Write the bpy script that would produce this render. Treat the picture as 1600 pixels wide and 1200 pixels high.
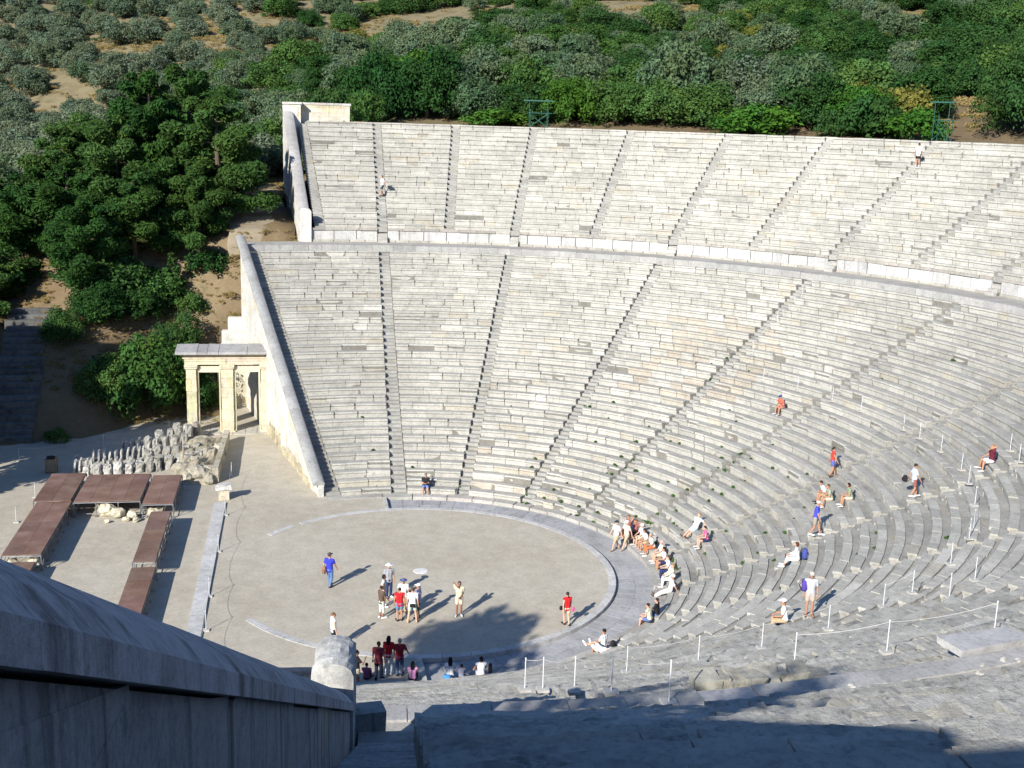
import bpy, math, random
import numpy as np
from mathutils import Vector, Matrix
R = math.radians
SC = bpy.context.scene
COL = SC.collection
for o in list(bpy.data.objects):
    bpy.data.objects.remove(o, do_unlink=True)

# ---------------------------------------------------------------- camera, sky, sun, exposure
# theatre frame: origin = centre of the orchestra, +x = axis of the seating, +y = far wing, z = 0 orchestra floor
CAM = Vector((-5.9686, -57.5514, 23.2143))
YAW, PITCH, ROLL = R(79.6604), R(-12.7716), R(1.7709)
f_ = Vector((math.cos(PITCH)*math.cos(YAW), math.cos(PITCH)*math.sin(YAW), math.sin(PITCH)))
r0_ = Vector((math.sin(YAW), -math.cos(YAW), 0))
u0_ = r0_.cross(f_)
r_ = math.cos(ROLL)*r0_ + math.sin(ROLL)*u0_
u_ = -math.sin(ROLL)*r0_ + math.cos(ROLL)*u0_
cam_d = bpy.data.cameras.new('camera')
cam = bpy.data.objects.new('camera', cam_d)
COL.objects.link(cam)
cam.matrix_world = Matrix(((r_.x, u_.x, -f_.x, CAM.x), (r_.y, u_.y, -f_.y, CAM.y), (r_.z, u_.z, -f_.z, CAM.z), (0, 0, 0, 1)))
cam_d.sensor_width = 36
cam_d.lens = 41.40
cam_d.clip_start = 0.05
cam_d.clip_end = 4000
SC.camera = cam

SUN_AZ, SUN_EL = R(51), R(28)          # the shadows run along SUN_AZ
travel = Vector((math.cos(SUN_AZ)*math.cos(SUN_EL), math.sin(SUN_AZ)*math.cos(SUN_EL), -math.sin(SUN_EL)))
wd = bpy.data.worlds.new("World")
SC.world = wd
wd.use_nodes = True
nt = wd.node_tree
nt.nodes.clear()
sky = nt.nodes.new('ShaderNodeTexSky')
sky.sky_type = 'NISHITA'
sky.sun_disc = False
sky.sun_elevation = SUN_EL
to_sun = -travel
sky.sun_rotation = math.atan2(to_sun.x, to_sun.y)
sky.air_density = 1.0
sky.dust_density = 0.4
sky.ozone_density = 8.0
bg = nt.nodes.new('ShaderNodeBackground')
bg.inputs[1].default_value = 0.10
wo = nt.nodes.new('ShaderNodeOutputWorld')
nt.links.new(sky.outputs[0], bg.inputs[0])
nt.links.new(bg.outputs[0], wo.inputs[0])
sd_ = bpy.data.lights.new('sun', 'SUN')
sd_.energy = 5.0
sd_.angle = R(0.5)
sd_.color = (1.0, 0.95, 0.87)
sun = bpy.data.objects.new('sun', sd_)
COL.objects.link(sun)
sun.rotation_euler = travel.to_track_quat('-Z', 'Y').to_euler()
SC.view_settings.view_transform = 'Standard'
SC.view_settings.look = 'None'
SC.view_settings.exposure = 0.74
SC.view_settings.gamma = 1

# ---------------------------------------------------------------- helpers
rnd = random.Random(7)
def U(a, b): return rnd.uniform(a, b)

class MB:
    """collects geometry with a colour per face, then links it as one mesh object"""
    def __init__(s): s.v = []; s.f = []; s.c = []; s.m = []
    def add(s, verts, faces, col=(1, 1, 1), mat=0):
        b = len(s.v); s.v.extend(verts)
        for i, f in enumerate(faces):
            s.f.append([b+j for j in f])
            s.c.append(col[i] if isinstance(col, list) else col)
            s.m.append(mat)
    def hexa(s, p, col=(1, 1, 1), mat=0):
        # p: 4 bottom then 4 top points
        s.add([tuple(q) for q in p], [(3, 2, 1, 0), (4, 5, 6, 7), (0, 1, 5, 4), (1, 2, 6, 5), (2, 3, 7, 6), (3, 0, 4, 7)], col, mat)
    def box(s, c, size, rot=0.0, col=(1, 1, 1), mat=0, jit=0.0, M=None):
        x, y, z = size[0]/2, size[1]/2, size[2]/2
        P = []
        ca, sa = math.cos(rot), math.sin(rot)
        for dz in (-z, z):
            for dx, dy in ((-x, -y), (x, -y), (x, y), (-x, y)):
                q = Vector((dx+U(-jit, jit), dy+U(-jit, jit), dz+U(-jit, jit)))
                if M is not None: q = M @ q
                P.append((c[0]+q.x*ca-q.y*sa, c[1]+q.x*sa+q.y*ca, c[2]+q.z))
        s.hexa(P, col, mat)
    def tube(s, pts, rad, n=8, col=(1, 1, 1), mat=0, cap=True):
        pts = [Vector(p) for p in pts]
        if not hasattr(rad, '__len__'): rad = [rad]*len(pts)
        V = []; F = []
        prev = None
        for i, p in enumerate(pts):
            t = (pts[min(i+1, len(pts)-1)]-pts[max(i-1, 0)]).normalized()
            if prev is None:
                a = Vector((1, 0, 0)) if abs(t.x) < .8 else Vector((0, 1, 0))
                n1 = (a-t*a.dot(t)).normalized()
            else:
                n1 = (prev-t*prev.dot(t)).normalized()
            prev = n1
            n2 = t.cross(n1)
            for k in range(n):
                a = 2*math.pi*k/n
                V.append(tuple(p+(n1*math.cos(a)+n2*math.sin(a))*rad[i]))
        for i in range(len(pts)-1):
            for k in range(n):
                F.append((i*n+k, i*n+(k+1) % n, (i+1)*n+(k+1) % n, (i+1)*n+k))
        if cap:
            F.append(tuple(range(n-1, -1, -1)))
            F.append(tuple((len(pts)-1)*n+k for k in range(n)))
        s.add(V, F, col, mat)
    def ellipsoid(s, c, rad, col=(1, 1, 1), mat=0, nu=10, nv=7, M=None, jit=0.0):
        V = [None]*(nu*(nv-1)+2); F = []
        def pt(x, y, z):
            q = Vector((x*rad[0], y*rad[1], z*rad[2]))
            if jit: q = q*(1+U(-jit, jit))
            if M is not None: q = M @ q
            return (c[0]+q.x, c[1]+q.y, c[2]+q.z)
        V[0] = pt(0, 0, -1); V[-1] = pt(0, 0, 1)
        for j in range(1, nv):
            ph = -math.pi/2+math.pi*j/nv
            for i in range(nu):
                a = 2*math.pi*i/nu
                V[1+(j-1)*nu+i] = pt(math.cos(ph)*math.cos(a), math.cos(ph)*math.sin(a), math.sin(ph))
        for i in range(nu):
            F.append((0, 1+(i+1) % nu, 1+i))
            F.append((len(V)-1, 1+(nv-2)*nu+i, 1+(nv-2)*nu+(i+1) % nu))
            for j in range(nv-2):
                a, b = 1+j*nu+i, 1+j*nu+(i+1) % nu
                F.append((a, b, b+nu, a+nu))
        s.add(V, F, col, mat)
    def mesh(s, name, smooth=False):
        me = bpy.data.meshes.new(name)
        me.from_pydata([tuple(v) for v in s.v], [], s.f)
        n = len(s.f)
        lt = np.array([len(f) for f in s.f], dtype=np.int32)
        c = np.array([tuple(k[:3])+(1.0,) for k in s.c], dtype=np.float32)
        at = me.color_attributes.new('col', 'FLOAT_COLOR', 'CORNER')
        at.data.foreach_set('color', np.repeat(c, lt, axis=0).ravel())
        me.polygons.foreach_set('material_index', np.array(s.m, dtype=np.int32))
        if smooth: me.polygons.foreach_set('use_smooth', np.ones(n, dtype=bool))
        me.update()
        return me
    def build(s, name, mats, parent=None, smooth=False, loc=None):
        return link(name, s.mesh(name, smooth), mats, parent, loc)

def link(name, me, mats, parent=None, loc=None):
    if not isinstance(mats, (list, tuple)): mats = [mats]
    if len(me.materials) == 0:
        for m in mats: me.materials.append(m)
    o = bpy.data.objects.new(name, me)
    COL.objects.link(o)
    if parent: o.parent = parent
    if loc is not None: o.location = loc
    return o
def tag(o, label=None, cat=None, group=None, kind=None):
    if label: o['label'] = label
    if cat: o['category'] = cat
    if group: o['group'] = group
    if kind: o['kind'] = kind
    return o
def empty(name, loc, label, cat, group=None, rz=0.0):
    o = bpy.data.objects.new(name, None)
    o.empty_display_size = .3
    COL.objects.link(o)
    o.location = loc; o.rotation_euler = (0, 0, rz)
    return tag(o, label, cat, group)

# ---------------------------------------------------------------- materials
def new_mat(name):
    m = bpy.data.materials.new(name); m.use_nodes = True
    n = m.node_tree; b = n.nodes['Principled BSDF']
    b.inputs['Roughness'].default_value = .9
    b.inputs['Specular IOR Level'].default_value = .25
    return m, n, b
def noise(n, scale, detail=4, rough=.6, vec=None, dist=0):
    t = n.nodes.new('ShaderNodeTexNoise')
    t.inputs['Scale'].default_value = scale; t.inputs['Detail'].default_value = detail
    t.inputs['Roughness'].default_value = rough; t.inputs['Distortion'].default_value = dist
    if vec is not None: n.links.new(vec, t.inputs['Vector'])
    return t.outputs['Fac']
def ramp(n, fac, stops):
    t = n.nodes.new('ShaderNodeValToRGB')
    e = t.color_ramp.elements
    while len(e) < len(stops): e.new(.5)
    for i, (p, c) in enumerate(stops):
        e[i].position = p
        e[i].color = (c, c, c, 1) if not hasattr(c, '__len__') else tuple(c)+(1,)
    n.links.new(fac, t.inputs[0])
    return t.outputs[0]
def mixc(n, a, b, fac, mode='MIX'):
    t = n.nodes.new('ShaderNodeMix'); t.data_type = 'RGBA'; t.blend_type = mode
    for sock, v in ((t.inputs[6], a), (t.inputs[7], b), (t.inputs[0], fac)):
        if isinstance(v, (int, float)): sock.default_value = v
        elif isinstance(v, tuple): sock.default_value = v+(1,) if len(v) == 3 else v
        else: n.links.new(v, sock)
    return t.outputs[2]
def gpos(n):
    return n.nodes.new('ShaderNodeNewGeometry').outputs['Position']
def mapping(n, vec, scale):
    t = n.nodes.new('ShaderNodeMapping'); t.inputs['Scale'].default_value = scale
    n.links.new(vec, t.inputs[0]); return t.outputs[0]
def bump(n, b, h, strength, dist=.02):
    t = n.nodes.new('ShaderNodeBump'); t.inputs['Strength'].default_value = strength
    t.inputs['Distance'].default_value = dist
    n.links.new(h, t.inputs['Height']); n.links.new(t.outputs[0], b.inputs['Normal'])
def attr(n, name='col'):
    t = n.nodes.new('ShaderNodeAttribute'); t.attribute_name = name; return t.outputs['Color']

def stone_mat(name, big=.25, mid=1.6, fine=9, lo=.62, hi=1.14, bstr=.5, streak=0.0, lichen=0.0):
    m, n, b = new_mat(name)
    g = gpos(n); c = attr(n)
    c = mixc(n, c, ramp(n, noise(n, big, 3, .55, g), [(.3, .88), (.7, 1.08)]), 1.0, 'MULTIPLY')
    c = mixc(n, c, ramp(n, noise(n, mid, 6, .65, g), [(.3, lo), (.5, .98), (.72, hi)]), 1.0, 'MULTIPLY')
    c = mixc(n, c, ramp(n, noise(n, fine, 5, .7, g), [(.28, .66), (.5, 1.0), (.75, 1.12)]), 1.0, 'MULTIPLY')
    if lichen:
        f = ramp(n, noise(n, 2.3, 7, .75, g), [(.56, 0), (.66, lichen)])
        c = mixc(n, c, (.075, .073, .068), f)
    if streak:
        v = mapping(n, g, (5.0, 5.0, .35))
        f = ramp(n, noise(n, 1.0, 5, .6, v), [(.52, 0), (.7, streak)])
        c = mixc(n, c, (.05, .05, .047), f)
    n.links.new(c, b.inputs['Base Color'])
    bump(n, b, noise(n, fine*1.6, 6, .75, g), bstr, .03)
    return m
M_SEAT = stone_mat('weathered_limestone', lo=.8, hi=1.1, lichen=.3)
M_NEAR = stone_mat('rough_limestone', mid=1.7, fine=16, lo=.6, hi=1.2, bstr=1.0, lichen=.7)
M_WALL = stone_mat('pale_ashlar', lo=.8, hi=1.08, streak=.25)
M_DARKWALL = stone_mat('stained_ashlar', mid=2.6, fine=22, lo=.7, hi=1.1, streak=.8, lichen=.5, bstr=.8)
M_GATE = stone_mat('gate_limestone', lo=.75, streak=.2)
M_RUIN = stone_mat('ruin_stone', lo=.5, fine=5, bstr=1.0, lichen=.5)

def ground_mat(name, stops, sc=.12, fine=6, bstr=.3, speck=.0):
    m, n, b = new_mat(name); g = gpos(n)
    c = ramp(n, noise(n, sc, 6, .6, g), stops)
    c = mixc(n, c, ramp(n, noise(n, 1.1, 5, .65, g), [(.3, .86), (.7, 1.08)]), 1.0, 'MULTIPLY')
    c = mixc(n, c, ramp(n, noise(n, fine, 4, .7, g), [(.3, .85), (.7, 1.1)]), 1.0, 'MULTIPLY')
    if speck:
        c = mixc(n, c, (.05, .06, .02), ramp(n, noise(n, .55, 8, .8, g), [(.55, 0), (.66, speck)]))
    if name == 'dry_hill_earth':       # straw-coloured grass on the open hill beyond the theatre
        sx = n.nodes.new('ShaderNodeSeparateXYZ'); n.links.new(g, sx.inputs[0])
        mr = n.nodes.new('ShaderNodeMapRange'); mr.inputs[1].default_value = 58; mr.inputs[2].default_value = 75
        n.links.new(sx.outputs[1], mr.inputs[0])
        straw = ramp(n, noise(n, .35, 7, .7, g), [(.35, (.12, .105, .055)), (.55, (.2, .165, .095)), (.72, (.17, .165, .085))])
        c = mixc(n, c, straw, mr.outputs[0])
    n.links.new(c, b.inputs['Base Color'])
    bump(n, b, noise(n, fine*1.3, 5, .7, g), bstr, .03)
    return m
M_SAND = ground_mat('beaten_sand', [(.28, (.365, .328, .26)), (.5, (.42, .382, .308)), (.72, (.445, .412, .338))], sc=.16, bstr=.25)
M_EARTH = ground_mat('dry_hill_earth', [(.3, (.10, .075, .04)), (.5, (.155, .112, .062)), (.72, (.205, .158, .095))], sc=.06, fine=2.5, bstr=.8, speck=.6)
M_PATH = ground_mat('trodden_path', [(.3, (.30, .28, .245)), (.6, (.37, .355, .32))], sc=.8, fine=8, bstr=.8)
M_TRAIL = ground_mat('tan_trail', [(.3, (.19, .155, .105)), (.6, (.27, .23, .165))], sc=.5, fine=5, bstr=.8)
M_GRIT = ground_mat('grey_gravel', [(.3, (.2, .2, .2)), (.6, (.29, .29, .29))], sc=.5)

def plain(name, col, rough=.8, metal=0.0, var=.12, scale=3.0, spec=.3):
    m, n, b = new_mat(name)
    t = n.nodes.new('ShaderNodeTexCoord').outputs['Object']
    c = mixc(n, tuple(col), ramp(n, noise(n, scale, 5, .6, t), [(.3, 1-var), (.7, 1+var)]), 1.0, 'MULTIPLY')
    n.links.new(c, b.inputs['Base Color'])
    b.inputs['Roughness'].default_value = rough; b.inputs['Metallic'].default_value = metal
    b.inputs['Specular IOR Level'].default_value = spec
    return m
_cloth = {}
def cloth(col):
    k = tuple(round(c, 3) for c in col)
    if k not in _cloth: _cloth[k] = plain('cloth', k, .9, 0, .1, 6)
    return _cloth[k]

def leaf_mat(name, base, tip, transl=.3):
    m = bpy.data.materials.new(name); m.use_nodes = True
    n = m.node_tree; n.nodes.clear()
    out = n.nodes.new('ShaderNodeOutputMaterial')
    oi = n.nodes.new('ShaderNodeObjectInfo')
    c = mixc(n, base, tip, oi.outputs['Random'])
    c = mixc(n, c, attr(n), 1.0, 'MULTIPLY')
    d = n.nodes.new('ShaderNodeBsdfDiffuse'); t = n.nodes.new('ShaderNodeBsdfTranslucent')
    n.links.new(c, d.inputs[0]); n.links.new(c, t.inputs[0])
    mx = n.nodes.new('ShaderNodeMixShader'); mx.inputs[0].default_value = transl
    n.links.new(d.outputs[0], mx.inputs[1]); n.links.new(t.outputs[0], mx.inputs[2])
    n.links.new(mx.outputs[0], out.inputs[0])
    return m
L_OLIVE = leaf_mat('olive_leaves', (.1, .145, .085), (.155, .195, .125))
L_BUSH = leaf_mat('evergreen_leaves', (.045, .11, .026), (.09, .165, .045))
L_DARK = leaf_mat('dark_oak_leaves', (.028, .078, .022), (.055, .115, .034))
L_PINE = leaf_mat('pine_needles', (.036, .09, .022), (.062, .12, .032))
L_GREY = leaf_mat('grey_scrub_leaves', (.075, .13, .06), (.135, .185, .105))
L_YELL = leaf_mat('yellowing_leaves', (.12, .14, .03), (.19, .18, .045))
L_BRIGHT = leaf_mat('bright_shrub_leaves', (.045, .13, .02), (.07, .16, .026))
L_DRY = leaf_mat('dry_grass', (.3, .23, .09), (.36, .29, .13))
M_BARK = plain('bark', (.09, .07, .05), .95, 0, .3, 4)
M_RUST = None

# ---------------------------------------------------------------- theatre geometry
W = R(18.545); PH = R(14.117); EC = 3.878; T2 = 4*W
RHO_K, RHO_A, RHO_D, RHO_U, RHO_T = 12.12, 12.70, 38.053, 40.976, 57.152
D1 = (RHO_D-RHO_A)/34; H1 = .4879*D1
D2 = (RHO_T-RHO_U)/21; H2 = .4019
Z_A, Z_D, Z_U, Z_T = .37, 12.739, 13.873, 22.313
PHI_LOW, PHI_UP = R(28.3), R(20.9)
def spot(rho, a, z=0.0):
    """a: angle from the axis; beyond the eight middle wedges the circles open out on a shifted centre"""
    s = 1 if a >= 0 else -1
    b = abs(a)
    if b <= T2: return Vector((rho*math.cos(b), s*rho*math.sin(b), z))
    x = -EC*math.cos(T2)+(rho+EC)*math.cos(b); y = -EC*math.sin(T2)+(rho+EC)*math.sin(b)
    return Vector((x, s*y, z))
def polar_np(x, y):
    th = np.abs(np.arctan2(y, x)); ay = np.abs(y)
    cx, cy = -EC*math.cos(T2), -EC*math.sin(T2)
    phi = np.arctan2(ay-cy, x-cx)
    out = th > T2
    return np.where(out, np.hypot(x-cx, ay-cy)-EC, np.hypot(x, y)), np.where(out, phi, th)
def ss(a, b, t):
    k = np.clip((t-a)/(b-a), 0, 1); return k*k*(3-2*k)
def terrain(x, y):
    x = np.asarray(x, float); y = np.asarray(y, float)
    yy = np.abs(y)
    rho, ang = polar_np(x, y)
    yb = np.interp(x, [-60, -32, -26, -22, -17, -12.6, -12.2, -6], [40, 30, 26.5, 27.5, 33.2, 34.5, 33.4, 33])
    sl = np.interp(x, [-26, -22, -17, -12], [.62, .72, .95, 1.25])
    top = np.where(yy < 41, 12.7, 12.7+(yy-41)*.215)
    top = np.where(yy > 57, 16.15+(yy-57)*.035, top)
    top = top+np.where(yy > 100, (yy-100)*.085, 0)+np.where(yy > 150, (yy-150)*.17, 0)
    top = top+np.clip((x+16)*.13, -5, 0)
    # the retained bank behind the gate
    left = np.minimum(np.clip((yy-yb)*sl, -.08, None), top)
    wall = (x > -12.0) & (x < -4) & (yy < 36.3)
    left = np.where(wall, np.minimum(left, -.08), left)
    rim = 22.27+.19*np.clip(rho-63, 0, 420)
    w = ss(-5.2-np.clip(yy-58.5, 0, None)*.5, .5+np.clip(yy-58.5, 0, None)*.5, x)
    w = np.where(yy < 57.6, np.where((x > -3.5) & (rho > 57.3), 1.0, 0.0), w)
    h = left*(1-w)+rim*w
    far = np.hypot(x, y)
    h = h+1.1*np.sin(x*.071+1.3)*np.sin(y*.063)*ss(70, 120, far)+.5*np.sin(x*.19)*np.sin(y*.17+2)*ss(66, 90, far)
    # the hollow under the seats
    inside = ((rho < RHO_U) & (ang < T2+PHI_LOW+.012)) | ((rho < RHO_T+.1) & (ang < T2+PHI_UP+.012))
    under = np.where(rho < 13, -.9, np.where(rho < 39, (rho-13)*.4879-1.1, 12+(rho-41)*.5218-.8))
    edge = np.where(rho < RHO_U, T2+PHI_LOW, T2+PHI_UP)-ang
    under = np.where((edge*(rho+EC) < 2.4) & (ang > T2), np.minimum(under, -1.0), under)
    return np.where(inside, under, h)
def tz(x, y): return float(terrain(np.array([x]), np.array([y]))[0])

def axis_pts(lo, hi, a, b, fine, coarse_growth=1.12):
    mid = list(np.arange(a, b+1e-6, fine)); L = []; s = fine; p = a
    while p > lo: s *= coarse_growth; p -= s; L.append(p)
    H = []; s = fine; p = b
    while p < hi: s *= coarse_growth; p += s; H.append(p)
    return np.array(L[::-1]+mid+H)
gx = axis_pts(-900, 1100, -62, 100, 1.5); gy = axis_pts(-800, 1200, -66, 130, 1.5)
GX, GY = np.meshgrid(gx, gy)
rs = np.random.RandomState(3)
GZ = terrain(GX, GY)+(rs.rand(*GX.shape)-.5)*.16*(np.abs(GY) > 34)
me = bpy.data.meshes.new('ground')
nv = GX.size; nx = len(gx); ny = len(gy)
i = np.arange(nv).reshape(ny, nx)
F = np.stack([i[:-1, :-1], i[:-1, 1:], i[1:, 1:], i[1:, :-1]], -1).reshape(-1, 4)
me.from_pydata(np.stack([GX, GY, GZ], -1).reshape(-1, 3).tolist(), [], F.tolist())
me.polygons.foreach_set('use_smooth', np.ones(len(F), dtype=bool))
tag(link('ground', me, M_EARTH), kind='structure')

def ring(name, r0, r1, z, a0, a1, mat, n=96, kind='structure', thick=.0, jag=0.0):
    mb = MB(); V = []; F = []
    for k in range(n+1):
        a = a0+(a1-a0)*k/n
        for r in (r0, r1): V.append(tuple(spot(r, a, z)))
    F = [(2*k, 2*k+1, 2*k+3, 2*k+2) for k in range(n)]
    if thick:
        m = len(V); V += [(x, y, zz-thick) for x, y, zz in V]
        F += [(2*k+1, m+2*k+1, m+2*k+3, 2*k+3) for k in range(n)]+[(m+2*k, 2*k, 2*k+2, m+2*k+2) for k in range(n)]
        F += [(0, m, m+1, 1), (2*n, 2*n+1, m+2*n+1, m+2*n)]
    mb.add(V, F); o = mb.build(name, mat)
    if kind: o['kind'] = kind
    return o
# orchestra floor (disc) and the level ground of the stage side
mb = MB()
V = [(0, 0, .0)]; F = []
for k in range(144):
    a = 2*math.pi*k/144; V.append((9.8*math.cos(a), 9.8*math.sin(a), .0))
for k in range(144): F.append((0, 1+k, 1+(k+1) % 144))
mb.add(V, F); tag(mb.build('orchestra_floor', M_SAND), kind='structure')
mb = MB(); mb.add([(-75, -46, -.012), (-.93, -46, -.012), (-.93, 46, -.012), (-75, 46, -.012)], [(0, 1, 2, 3)])
tag(mb.build('plaza', M_SAND), kind='structure')
# paved passage round the orchestra, a step below it
M_PAVE = stone_mat('grey_paving', big=.3, mid=1.2, fine=6, lo=.82, hi=1.08, bstr=.25)
def arc_blocks(mb, r0, r1, z0, z1, a0, a1, ln, col, jz=.01, jc=.1, gap=.012, sub=2, jr=.0):
    a = a0; rm = (r0+r1)/2
    while a < a1-1e-4:
        d = min(U(.75, 1.3)*ln/rm, a1-a)
        if a1-(a+d) < .35*ln/rm: d = a1-a
        g = gap/rm/2; c = tuple(col[q]*(1+U(-jc, jc)*.13) for q in range(3)); k = 1+U(-jc, jc)
        c = tuple(q*k for q in c); dz = U(-jz, jz); dr = U(-jr, jr)
        V = []; F = []
        for j in range(sub+1):
            t = a+g+(d-2*g)*j/sub
            for r, z in ((r0+dr, z0), (r0+dr, z1+dz), (r1, z1+dz), (r1, z0)): V.append(tuple(spot(r, t, z)))
        for j in range(sub):
            b = j*4
            F += [(b, b+1, b+5, b+4), (b+1, b+2, b+6, b+5), (b+2, b+3, b+7, b+6)]
        F += [(0, 3, 2, 1), (sub*4, sub*4+1, sub*4+2, sub*4+3)]
        mb.add(V, F, c); a += d
A_P = math.atan2(12.1, -.93)
mb = MB(); V = []; F = []
for k in range(121):
    a = -A_P*1.0+2*A_P*k/120
    for r in (9.9, 12.3):
        q = Vector((r*math.cos(a), r*math.sin(a), -.2))
        V.append((max(q.x, -.935), q.y, -.2))
F = [(2*k, 2*k+1, 2*k+3, 2*k+2) for k in range(120)]
mb.add(V, F, (.2, .2, .2))
a = -R(94.0)
for (r0, r1) in ((10.16, 11.15), (11.16, 12.12)):
    arc_blocks(mb, r0, r1, -.2, -.178, -R(94.2), R(94.2), .75, (.335, .335, .335), .003, .09, .02)
tag(mb.build('sunken_paving', M_PAVE), kind='structure')
# end walls of the passage (the step up to the stage side)
mb = MB()
for s in (1, -1):
    mb.box((-1.03, s*11.2, -.1), (.2, 2.1, .24), 0, (.42, .41, .38))
o = mb.build('passage_end_kerb', M_PAVE); tag(o, kind='structure')
# the white threshold stones round the orchestra
mb = MB()
for a0, a1 in ((-R(128), R(128)), (R(131), R(142)), (-R(149), -R(128))):
    # true circle all round
    a = a0
    while a < a1-1e-4:
        d = min(U(1.2, 1.7)/10, a1-a); k = 1+U(-.07, .07); V = []; F = []
        for j in range(3):
            t = a+.001+(d-.002)*j/2
            for r, z in ((9.78, -.25), (9.78, .013), (10.16, .013), (10.16, -.25)): V.append((r*math.cos(t), r*math.sin(t), z))
        for j in range(2):
            b = j*4; F += [(b, b+1, b+5, b+4), (b+1, b+2, b+6, b+5), (b+2, b+3, b+7, b+6)]
        F += [(0, 3, 2, 1), (8, 9, 10, 11)]
        mb.add(V, F, (.45*k, .445*k, .43*k)); a += d
tag(mb.build('threshold_ring', M_PAVE), 'ring of pale threshold stones round the sandy orchestra circle', 'kerb')
# centre stone
mb = MB(); V = []; F = []
for k in range(24):
    a = 2*math.pi*k/24; V.append((.38*math.cos(a), .38*math.sin(a), .018)); V.append((.40*math.cos(a), .40*math.sin(a), -.02))
F = [tuple(2*k for k in range(24))]+[(2*k, 2*k+1, 2*((k+1) % 24)+1, 2*((k+1) % 24)) for k in range(24)]
mb.add(V, F, (.62, .61, .6)); tag(mb.build('centre_stone', M_PAVE), 'small round white stone set in the middle of the orchestra floor', 'stone')

# ---------------------------------------------------------------- seating
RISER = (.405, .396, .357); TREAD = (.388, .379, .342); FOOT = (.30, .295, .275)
def scol(base, tint=0.0, v=.085):
    k = 1+rnd.gauss(0, v*.55); w = rnd.random()
    c = [base[0]*k, base[1]*k, base[2]*k]
    if w < .06: c = [c[0]*1.0, c[1]*.965, c[2]*.9]          # ochre stone
    elif tint and w < tint: c = [c[0]*1.0, c[1]*.93, c[2]*.86]       # pinkish repair
    elif w < .16: c = [c[0]*.9, c[1]*.905, c[2]*.91]          # grey weathered
    elif w > .9: c = [min(.7, q*1.1) for q in c]
    return tuple(c)
def seat_block(mb, rho, d, zlow, ztop, a0, a1, near, damage):
    """one length of bench: recessed face, projecting lip, seat, hollow behind"""
    rm = rho+.3; ln = (a1-a0)*rm
    sub = max(2, int(ln/(.11 if near > 1 else .22))) if near else max(1, int(ln/.9))
    h = ztop-zlow
    dz = U(-.012, .012); dr = U(-.018, .018); tilt = U(-.012, .012)
    tn = 0.0
    if 5.5 < (rho-18) < 14.5 and R(28) < a0 < R(47): tn = .55      # the patch of pinkish repair stones
    elif rho < 17 and R(50) < a0 < R(72): tn = .3
    rc, tc = scol(RISER, tn), scol(TREAD, tn)
    kind = rnd.random()
    prof = [(.07, 0), (.065, h*.62), (.0, h*.74), (.004, h), (.41, h-.006), (.44, 0)]
    if kind < damage:           # broken lip
        cut = U(.05, .2); prof = [(.09, 0), (.08, h*.4), (.06+cut*.3, h*.55), (.05+cut, h*.97), (.41, h-.01), (.44, 0)]
    elif kind < damage*1.02:     # sunk block
        k = U(.35, .7); prof = [(.1, 0), (.1, h*k*.6), (.1, h*k*.8), (.12, h*k), (.41, h*k), (.44, 0)]
    V = []; F = []; C = []
    amp = .014 if near == 1 else .024 if near > 1 else .005
    for j in range(sub+1):
        t = a0+(a1-a0)*j/sub
        for q, (r, z) in enumerate(prof):
            jr = U(-amp, amp)*(1.6 if q in (2, 3) else 1); jz = U(-amp, amp)*.6 if q in (2, 3, 4) else 0
            V.append(tuple(spot(rho+dr+r+jr, t, zlow+z+(dz+tilt*(j/sub-.5) if z > h*.3 else 0)+jz)))
    for j in range(sub):
        b = j*6
        for q in range(5):
            F.append((b+q, b+q+1, b+q+7, b+q+6))
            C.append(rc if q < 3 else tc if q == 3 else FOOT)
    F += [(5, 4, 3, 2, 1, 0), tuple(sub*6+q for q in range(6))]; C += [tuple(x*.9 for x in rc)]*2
    mb.add(V, F, C)
def row(mb, rho, d, zlow, ztop, a0, a1, side, ln, damage):
    """a row of blocks and its foot strip between two angles (a0 < a1, signed)"""
    # bedding step under the blocks and foot strip behind
    rm = rho+.4
    n = max(3, int((a1-a0)*rm/1.0)); V = []; F = []; C = []
    for j in range(n+1):
        t = a0+(a1-a0)*j/n
        for r, z in ((.09, zlow-.1), (.09, ztop-.09), (.40, ztop-.075), (d+.12, ztop-.06)):
            V.append(tuple(spot(rho+r, t, z+(U(-.012, .012) if r > .3 else 0))))
    for j in range(n):
        b = j*4
        c = scol(FOOT, v=.1)
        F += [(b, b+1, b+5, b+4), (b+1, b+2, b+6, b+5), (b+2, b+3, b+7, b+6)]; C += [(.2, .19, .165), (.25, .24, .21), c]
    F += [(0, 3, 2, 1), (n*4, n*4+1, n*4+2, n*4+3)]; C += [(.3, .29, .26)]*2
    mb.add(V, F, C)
    t = a0
    while t < a1-1e-4:
        dd = U(.7, 1.75)*ln/rm
        if a1-(t+dd) < .5*ln/rm: dd = a1-t
        g = (U(.002, .02) if rnd.random() < .86 else U(.03, .085))/rm
        q = spot(rho, t+dd/2, ztop); dist = (q-CAM).length
        near = 2 if dist < 35 else 1 if dist < 48 else 0
        if True:
            seat_block(mb, rho, d, zlow-.06, ztop, t+g, t+dd-g, near, damage)
        t += dd
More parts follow.
